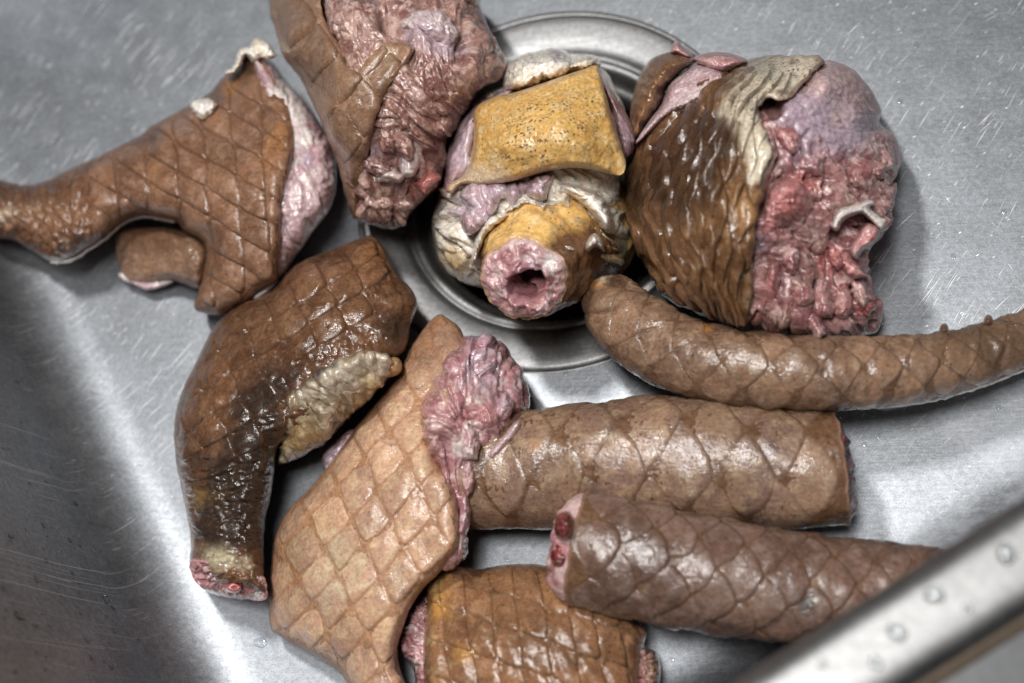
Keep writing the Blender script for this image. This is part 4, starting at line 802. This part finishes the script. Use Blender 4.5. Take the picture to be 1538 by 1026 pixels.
blob("lavender_meat", nk, q([(140, 530), (148, 470), (152, 400), (185, 320), (230, 262), (255, 240), (330, 205), (375, 205), (300, 260), (262, 300), (255, 380), (245, 450), (215, 490), (170, 520)]), [(680, 240, .062), (700, 190, .068), (690, 210, .066), (740, 145, .074), (700, 260, .062)], M_pale, edge=.042, bot=.02, w=22, step=1.8, relief=lambda X, Y, d: .0014 * folds(X, Y, 16, -65, 3, 7, .6), masks={"lav": [(690, 220, 60, .7), (740, 145, 30, .7)]})
blob("pink_flap", nk, q([(630, 135), (655, 160), (690, 215), (735, 290), (757, 350), (752, 395), (732, 420), (710, 400), (690, 330), (665, 240), (640, 180)]), [(920, 150, .070), (940, 190, .060), (945, 220, .055), (930, 180, .064)], M_pink, edge=.046, bot=.03, w=14, step=1.7, relief=lambda X, Y, d: .0008 * folds(X, Y, 10, 65, 3, 3), masks={"lav": [(940, 200, 50, .75)], "warm": [(945, 215, 20, .25)]})
yb = blob("yellow_skin_band", nk, q([(243, 265), (300, 226), (380, 208), (500, 167), (580, 140), (630, 124), (645, 150), (662, 215), (690, 310), (712, 380), (727, 435), (722, 465), (700, 478), (640, 464), (560, 454), (480, 464), (400, 486), (320, 506), (250, 514), (200, 510), (170, 535), (150, 530), (158, 505), (200, 480), (222, 440), (236, 380), (240, 320)]),
          [(720, 180, .082), (800, 140, .092), (880, 120, .086), (760, 220, .096), (850, 190, .100), (920, 240, .082), (800, 250, .090), (880, 230, .092), (720, 260, .080), (690, 280, .070)], M_yel, edge=[(720, 180, .074), (880, 110, .080), (930, 200, .076), (900, 260, .078), (800, 262, .079), (690, 285, .060)], bot=.055, w=[(720, 200, 9), (880, 110, 9), (930, 220, 10), (800, 262, 12), (690, 280, 8)], step=1.8, rag=.8,
          relief=lambda X, Y, d: .0008 * fbm(X / 34, Y / 34, 4, 3) + .0003 * fbm(X / 5, Y / 5, 4, 3),
          masks={"speck": [(800, 205, 40, 1.0), (820, 190, 60, .5), (850, 180, 34, .7), (765, 235, 26, .5), (890, 150, 24, .4), (905, 235, 20, .4), (840, 220, 40, .4), (720, 190, 22, .4), (900, 180, 34, .6), (780, 170, 34, .6), (720, 240, 24, .6)], "dark": [(800, 210, 30, .14), (860, 170, 30, .10)], "pale": [(730, 268, 30, .6), (700, 275, 26, 1.0), (760, 268, 26, .45), (690, 285, 16, 1)]})
# upright tube end towards the viewer
sT = tube("neck_tube", nk, [(845, 335, .012, 118), (832, 352, .032, 108), (812, 382, .050, 90), (792, 411, .0645, 72), (787, 420, .069, 66)], M_yel, nu=80, nv=120, relief=lambda w, t: .0022 * fbm(w * 2, t * 1.6, 4, 3) + .0004 * fbm(w * 9, t * 9, 4, 3), ragend=.16, lipin=.95,
          masks={"dark": [(740, 392, 18, .6), (872, 385, 36, .9), (860, 420, 50, 1.0), (890, 400, 60, 1.0), (730, 430, 40, .8), (720, 400, 24, .6), (850, 460, 40, .9), (770, 480, 50, .6)], "pale": [(880, 365, 12, .5), (730, 380, 20, .3)], "warm": [(800, 340, 60, .1)]})
cut_face("cut_flesh", nk, sT.ring1, sT.T[-1], M_pink, .004, .0028, inset=.985, masks={"dark": [(785, 430, 26, .5), (800, 440, 20, .5), (770, 410, 18, .4)], "lav": [(770, 430, 30, .4), (800, 400, 30, .4)], "white": [(830, 390, 16, .7), (745, 440, 14, .5), (820, 410, 12, .5)]}, seed=7, fsc=.011, hole=(.08, .05, .40, .020), nr=60)
rs = sT.ring1.mean(0)
for pts in ([(722, 262), (760, 268), (800, 262), (835, 258), (830, 285), (810, 300), (800, 292), (780, 300), (772, 315), (755, 300), (740, 330), (716, 350), (700, 352), (690, 330), (700, 310), (690, 290)],
            [(800, 262), (835, 260), (826, 290), (818, 304), (800, 300), (786, 290)]):
    blob("lavender_meat", nk, pts, .082 if len(pts) < 10 else .076, M_pale, edge=.062, bot=.045, w=16, step=1.6, rag=1.2, rags=14, relief=lambda X, Y, d: .0022 * folds(X, Y, 20, 70, 2.4, 15, .7), masks={"lav": [(760, 290, 90, .7)], "pale": [(760, 300, 16, .6)], "warm": [(688, 340, 14, .4)]})
for pts in ([(775, 300), (790, 295), (812, 300), (826, 296), (826, 312), (815, 322), (803, 314), (790, 312), (770, 322), (752, 320)], [(838, 272), (870, 276), (900, 290), (915, 310), (922, 340), (905, 345), (890, 325), (870, 305), (850, 296), (836, 290)], [(712, 362), (726, 330), (748, 316), (768, 322), (752, 340), (732, 356), (720, 385), (708, 400)],
            [(892, 350), (905, 360), (908, 378), (895, 372), (884, 380), (878, 366)], [(838, 362), (858, 366), (868, 376), (850, 380)]):
    blob("fat_fold", nk, pts, .076, M_fat, edge=.052, bot=.035, w=13, step=1.5, rag=1.6, rags=12, relief=lambda X, Y, d: .0016 * folds(X, Y, 15, 30, 1.8, 16, .8), masks={"white": [(x, y, 18, .6) for x, y in pts[::3]], "yellow": [(pts[0][0], pts[0][1], 12, .4)]})
# ------------------------------------------------------------------ round haunch
hc = thing("haunch", "big round haunch, ridged brown skin on its left, crumpled pink meat on its right", "meat piece", 1140, 310)
q = lambda pts: crop(900, 50, 2.138, pts)
def hf_rel(X, Y, d):
    mem = sm(250, 170, Y - .25 * (X - 1200))
    return -.010 * spots([(1161, 163, 10, 1), (1259, 350, 12, 1), (1283, 437, 10, 1), (1215, 268, 8, .6), (1225, 428, 9, .7)], X, Y) + (1 - mem) * (meaty(X, Y, 46, 62, 71, .0060) + .0006 * lumps(X, Y, 28, 6)) + mem * .0012 * folds(X, Y, 24, 20, 3, 72, .7) + .0004 * fbm(X / 7, Y / 7, 5, 3)
blob("crumpled_meat", hc, q([(480, 250), (560, 190), (640, 150), (690, 105), (740, 88), (800, 108), (850, 150), (885, 200), (905, 245), (902, 290), (945, 325), (966, 390), (958, 450), (940, 485), (948, 530), (940, 580), (915, 645), (895, 665), (862, 700), (850, 750), (868, 800), (885, 835), (912, 885), (895, 955), (850, 970), (780, 985), (700, 985), (600, 975), (500, 950), (450, 935), (440, 700), (460, 450)]),
     [(1180, 160, .092), (1230, 110, .086), (1210, 95, .080), (1280, 140, .070), (1200, 220, .086), (1280, 220, .070), (1320, 260, .054), (1170, 290, .086), (1250, 300, .072), (1320, 300, .050), (1150, 400, .080), (1220, 400, .064), (1290, 370, .054), (1180, 470, .066), (1260, 470, .050), (1300, 460, .040), (1160, 350, .086)], M_red, edge=[(1230, 90, .040), (1330, 200, .026), (1345, 300, .022), (1300, 400, .020), (1310, 470, .016), (1200, 510, .02), (1120, 400, .05)], bot=.004, w=[(1250, 95, 40), (1340, 220, 44), (1310, 420, 36), (1200, 510, 36)], step=1.7, rag=2.2, rags=22, relief=hf_rel,
     masks={"lav": [(1230, 165, 60, .75), (1200, 170, 30, .7), (1290, 190, 36, .6), (1260, 200, 40, .5), (1240, 110, 30, .4), (1195, 230, 30, .5), (1280, 410, 12, .8), (1150, 350, 16, .5), (1140, 370, 12, .7)], "pale": [(1250, 110, 40, .5), (1290, 140, 30, .5), (1330, 250, 30, .5), (1260, 180, 20, .5), (1220, 130, 25, .4), (1330, 300, 20, .5), (1190, 200, 18, .5), (1290, 340, 22, .3), (1310, 220, 20, .5)],
            "warm": [(1200, 280, 34, .65), (1160, 340, 26, .6), (1150, 440, 22, .55), (1240, 250, 25, .4), (1250, 390, 30, .5), (1305, 460, 22, 1.0), (1280, 130, 16, .4), (1300, 360, 16, .5), (1235, 400, 20, .4)], "dark": [(1190, 235, 14, .5), (1215, 275, 12, .7), (1230, 330, 14, .5), (1260, 345, 10, .9), (1220, 430, 12, .6), (1280, 440, 9, .9)], "brown": [(1210, 400, 40, .35), (1220, 460, 50, .35), (1270, 300, 40, .3)], "black": [(1258, 352, 8, .9), (1282, 437, 7, 1.0), (1160, 162, 9, .7)]})  # black spots: shade of the dug hollows put into the colour
blob("white_tendon", hc, q([(745, 625), (752, 590), (775, 560), (815, 550), (865, 535), (885, 545), (870, 562), (905, 590), (922, 600), (905, 628), (870, 600), (840, 580), (810, 590), (785, 605), (765, 635)]), [(1260, 330, .080), (1280, 310, .078), (1305, 305, .072), (1320, 330, .068)], M_fat, edge=.064, bot=.05, w=7, step=1.3, rag=1, rags=5, relief=lambda X, Y, d: .0008 * folds(X, Y, 7, -20, 2.5, 3), masks={"white": [(1280, 315, 80, 1)], "lav": [(1270, 330, 8, .4)]})
blob("pink_fold", hc, q([(800, 690), (840, 620), (870, 605), (905, 630), (890, 670), (850, 700), (825, 730)]), .070, M_pink, edge=.05, bot=.04, w=9, step=1.5, masks={"warm": [(1305, 360, 30, .5)]}, relief=lambda X, Y, d: .0008 * folds(X, Y, 9, 120, 2, 4))
blob("pink_fold", hc, q([(485, 935), (480, 900), (505, 850), (520, 790), (530, 730), (560, 715), (590, 735), (590, 800), (575, 850), (545, 905), (515, 938)]), [(1140, 470, .070), (1150, 430, .080), (1165, 400, .084), (1155, 450, .076)], M_red, edge=.055, bot=.04, w=18, step=1.6, masks={"warm": [(1150, 440, 60, .75)]}, relief=lambda X, Y, d: .0008 * folds(X, Y, 12, 110, 3, 5))
blob("pink_fold", hc, q([(500, 640), (510, 570), (540, 500), (590, 465), (640, 470), (680, 510), (690, 560), (660, 600), (610, 620), (580, 650), (560, 700), (520, 720), (495, 690)]), [(1145, 350, .090), (1170, 290, .098), (1200, 290, .096), (1210, 320, .088), (1160, 330, .094)], M_red, edge=.076, bot=.06, w=26, step=1.7, rag=1.5, masks={"warm": [(1190, 300, 50, .75), (1150, 350, 24, .4)], "lav": [(1140, 370, 14, .8)], "dark": [(1205, 300, 14, .4)]}, relief=lambda X, Y, d: .0016 * folds(X, Y, 15, 40, 1.4, 9, 1.2) + .0005 * fbm(X / 5, Y / 5, 3, 3))
lobes(hc, [(1320, 242, 22, 14, 60, .056, {'pale': .5}), (1314, 274, 20, 13, 110, .055, {'pale': .4}), (1322, 296, 17, 14, 60, .050, {'warm': .3}), (1312, 255, 20, 10, 20, .064, {'brown': .3}), (1290, 262, 26, 9, 70, .068, {}), (1262, 260, 26, 10, 95, .074, {'warm': .25}), (1240, 300, 22, 9, 60, .078, {'lav': .3}), (1228, 360, 30, 9, 120, .073, {'brown': .4}), (1250, 385, 24, 9, 60, .066, {'warm': .6}), (1275, 400, 30, 9, 40, .062, {'warm': .5}), (1190, 390, 24, 9, 100, .082, {'lav': .3}),
  (1205, 430, 36, 11, 70, .074, {'brown': .3}), (1235, 445, 36, 11, 85, .066, {}), (1265, 450, 30, 10, 100, .058, {'warm': .3}), (1290, 440, 26, 9, 60, .056, {'pale': .4}), (1298, 460, 16, 9, 50, .050, {'warm': 1.0}), (1222, 480, 32, 10, 60, .064, {'lav': .2}), (1182, 470, 26, 9, 110, .072, {'brown': .5}), (1215, 240, 30, 10, 10, .088, {'lav': .4}), (1180, 205, 30, 11, 60, .096, {'warm': .4}), (1220, 205, 26, 9, 130, .086, {'pale': .3})], M_red)
# small flap behind
blob("flap_skin", hc, q([(98, 290), (104, 220), (130, 130), (175, 78), (235, 60), (285, 68), (310, 95), (260, 135), (220, 175), (200, 230), (150, 300), (118, 345), (100, 330)]), [(970, 110, .062), (1010, 90, .066), (960, 170, .060), (990, 130, .066)], M_ball, edge=.036, bot=.01, w=24, step=1.8, rag=1, relief=lambda X, Y, d: .0010 * fbm(X / 16, Y / 16, 6, 3), masks={"dark": [(1010, 85, 20, .4)], "warm": [(960, 170, 20, .3)]})
blob("flap_meat", hc, q([(200, 225), (225, 165), (270, 125), (320, 100), (400, 125), (390, 170), (310, 230), (220, 270), (130, 350), (118, 345), (150, 295)]), [(1030, 120, .068), (1060, 120, .074), (1010, 160, .070), (980, 190, .066)], M_pale, edge=.054, bot=.03, w=12, step=1.7, rag=1, relief=lambda X, Y, d: .0007 * lumps(X, Y, 6, 3) + .0004 * fbm(X / 4, Y / 4, 3, 3), masks={"warm": [(1020, 130, 40, .1)], "lav": [(1030, 110, 30, .3)]})
blob("pink_flap", hc, q([(300, 85), (330, 66), (380, 60), (430, 66), (475, 88), (440, 115), (400, 130), (350, 120)]), .070, M_pink, edge=.05, bot=.03, w=14, step=1.7, relief=lambda X, Y, d: .0008 * folds(X, Y, 9, 20, 3, 3))
blob("pink_flap", hc, q([(225, 62), (238, 30), (252, 22), (268, 40), (300, 70), (285, 85), (250, 72)]), .056, M_pink, edge=.04, bot=.03, w=8, step=1.4)
ball_m = {"dark": [(1060, 190, 34, .75), (1080, 210, 26, .8), (1050, 250, 40, .5), (1030, 290, 50, .6), (1045, 230, 50, .5), (1000, 260, 40, .4), (1000, 200, 40, .35), (990, 330, 50, .25), (960, 400, 40, .25), (1090, 130, 18, .6), (1030, 150, 30, .4), (1010, 250, 40, .4), (1085, 100, 9, .7), (1160, 100, 10, .5), (1190, 92, 9, .5), (1130, 120, 10, .4)],
          "speck": [(1150, 130, 60, .9), (1200, 100, 50, .9), (1110, 170, 40, .7)], "brown": [], "pale": [(1130, 140, 44, .62), (1100, 160, 26, .5), (1170, 110, 50, .65), (1210, 95, 30, .7), (1115, 190, 28, .6), (1080, 180, 14, .6), (1140, 230, 26, .95), (1150, 250, 18, 1.0), (1130, 270, 10, .7), (1085, 225, 12, .7), (1130, 450, 18, .35), (1120, 420, 30, .2)],
          "warm": [(1125, 240, 16, .4), (1110, 300, 40, .5), (1090, 420, 50, .3), (1130, 330, 26, .5), (1060, 330, 40, .3), (1130, 470, 40, .3)]}
def _lr(t):
    L = np.array([(1090, 95), (1010, 140), (962, 220), (938, 310), (952, 390), (985, 440), (1060, 500)], float); R = np.array([(1215, 95), (1170, 150), (1160, 230), (1150, 290), (1138, 360), (1134, 430), (1132, 500)], float)
    k = np.linspace(0, 1, 7)
    return [np.interp(t, k, a[:, c]) for a in (L, R) for c in (0, 1)]
_tk = np.linspace(0, 1, 60)
_Lx, _Ly, _Rx, _Ry = _lr(_tk)
def ball_map(s, t):
    """s across the ridges (0 left .. 1 right), t from the top of the haunch to its foot"""
    t = np.clip(t, 0, 1); lx, ly, rx, ry = (np.interp(t, _tk, a) for a in (_Lx, _Ly, _Rx, _Ry))
    return lx + s * (rx - lx), ly + s * (ry - ly)
sB4 = blob("skin", hc, q([(78, 480), (90, 415), (122, 345), (172, 275), (250, 208), (320, 150), (400, 108), (450, 88), (560, 70), (680, 70), (728, 88), (692, 122), (642, 182), (592, 217), (545, 212), (512, 240), (540, 300), (550, 348), (570, 380), (560, 430), (540, 500), (512, 590), (502, 680), (497, 750), (500, 830), (482, 935), (430, 940), (350, 915), (270, 882), (200, 840), (160, 780), (118, 700), (88, 600)]),
           [(970, 330, .062), (1000, 230, .076), (1060, 150, .086), (1120, 110, .086), (1190, 95, .074), (1080, 220, .100), (1140, 180, .100), (1060, 300, .100), (1130, 260, .100), (1020, 400, .084), (1100, 380, .096), (1080, 460, .074), (1130, 460, .076), (1210, 100, .076)], M_ball,
           edge=[(940, 290, .028), (980, 430, .024), (1060, 490, .030), (1000, 170, .034), (1110, 85, .036), (1240, 90, .068), (1160, 160, .089), (1160, 240, .088), (1140, 330, .088), (1130, 430, .076)], bot=.02, w=[(940, 290, 90), (980, 430, 80), (1060, 490, 40), (1000, 150, 70), (1110, 85, 44), (1230, 100, 14), (1165, 200, 14), (1140, 330, 16), (1130, 440, 18)], step=2.0, rag=5, rags=14, relief=lambda X, Y, d: .0010 * fbm(X / 40, Y / 40, 4, 3) + .0005 * fbm(X / 8, Y / 14, 4, 3) + .0008 * folds(X, Y, 22, -35, 2, 6) * sm(260, 170, Y) * sm(1060, 1130, X), masks=ball_m)
NS, NTT = 8, 3
for i in range(-1, 2 * NS + 2):
    for j in range(0, 10):
        if (i + j) % 2: continue
        cs, ct = i / NS * .5, .04 + j * .105
        js = rnd.uniform(-.12, .12) / NS
        fn = lambda a, b, cs=cs + js, ct=ct: ball_map(cs + (a - b) / 4 / NS + .05 * fbm(ct * 3 + (a + b) * .3, cs * 4 + 0 * a, 5, 2), ct + (a + b) / 2 * .115 + .03 * fbm(cs * 6 + 0 * a, ct * 5 + 0 * b, 8, 2))
        fu, fv = fn(PA[::2, ::2].ravel(), PB[::2, ::2].ravel())
        if fv.mean() < 128: continue
        scale_pad(sB4, hc, M_ball, fn, .0006 * rnd.uniform(.7, 1.2), .0007, .0034 * rnd.uniform(.6, 1.25), 1.0, .06, 3, wob=.0010, seed=i * 13 + j, inset=5, bulge=.10, tilt="a-b", rim=1.0)
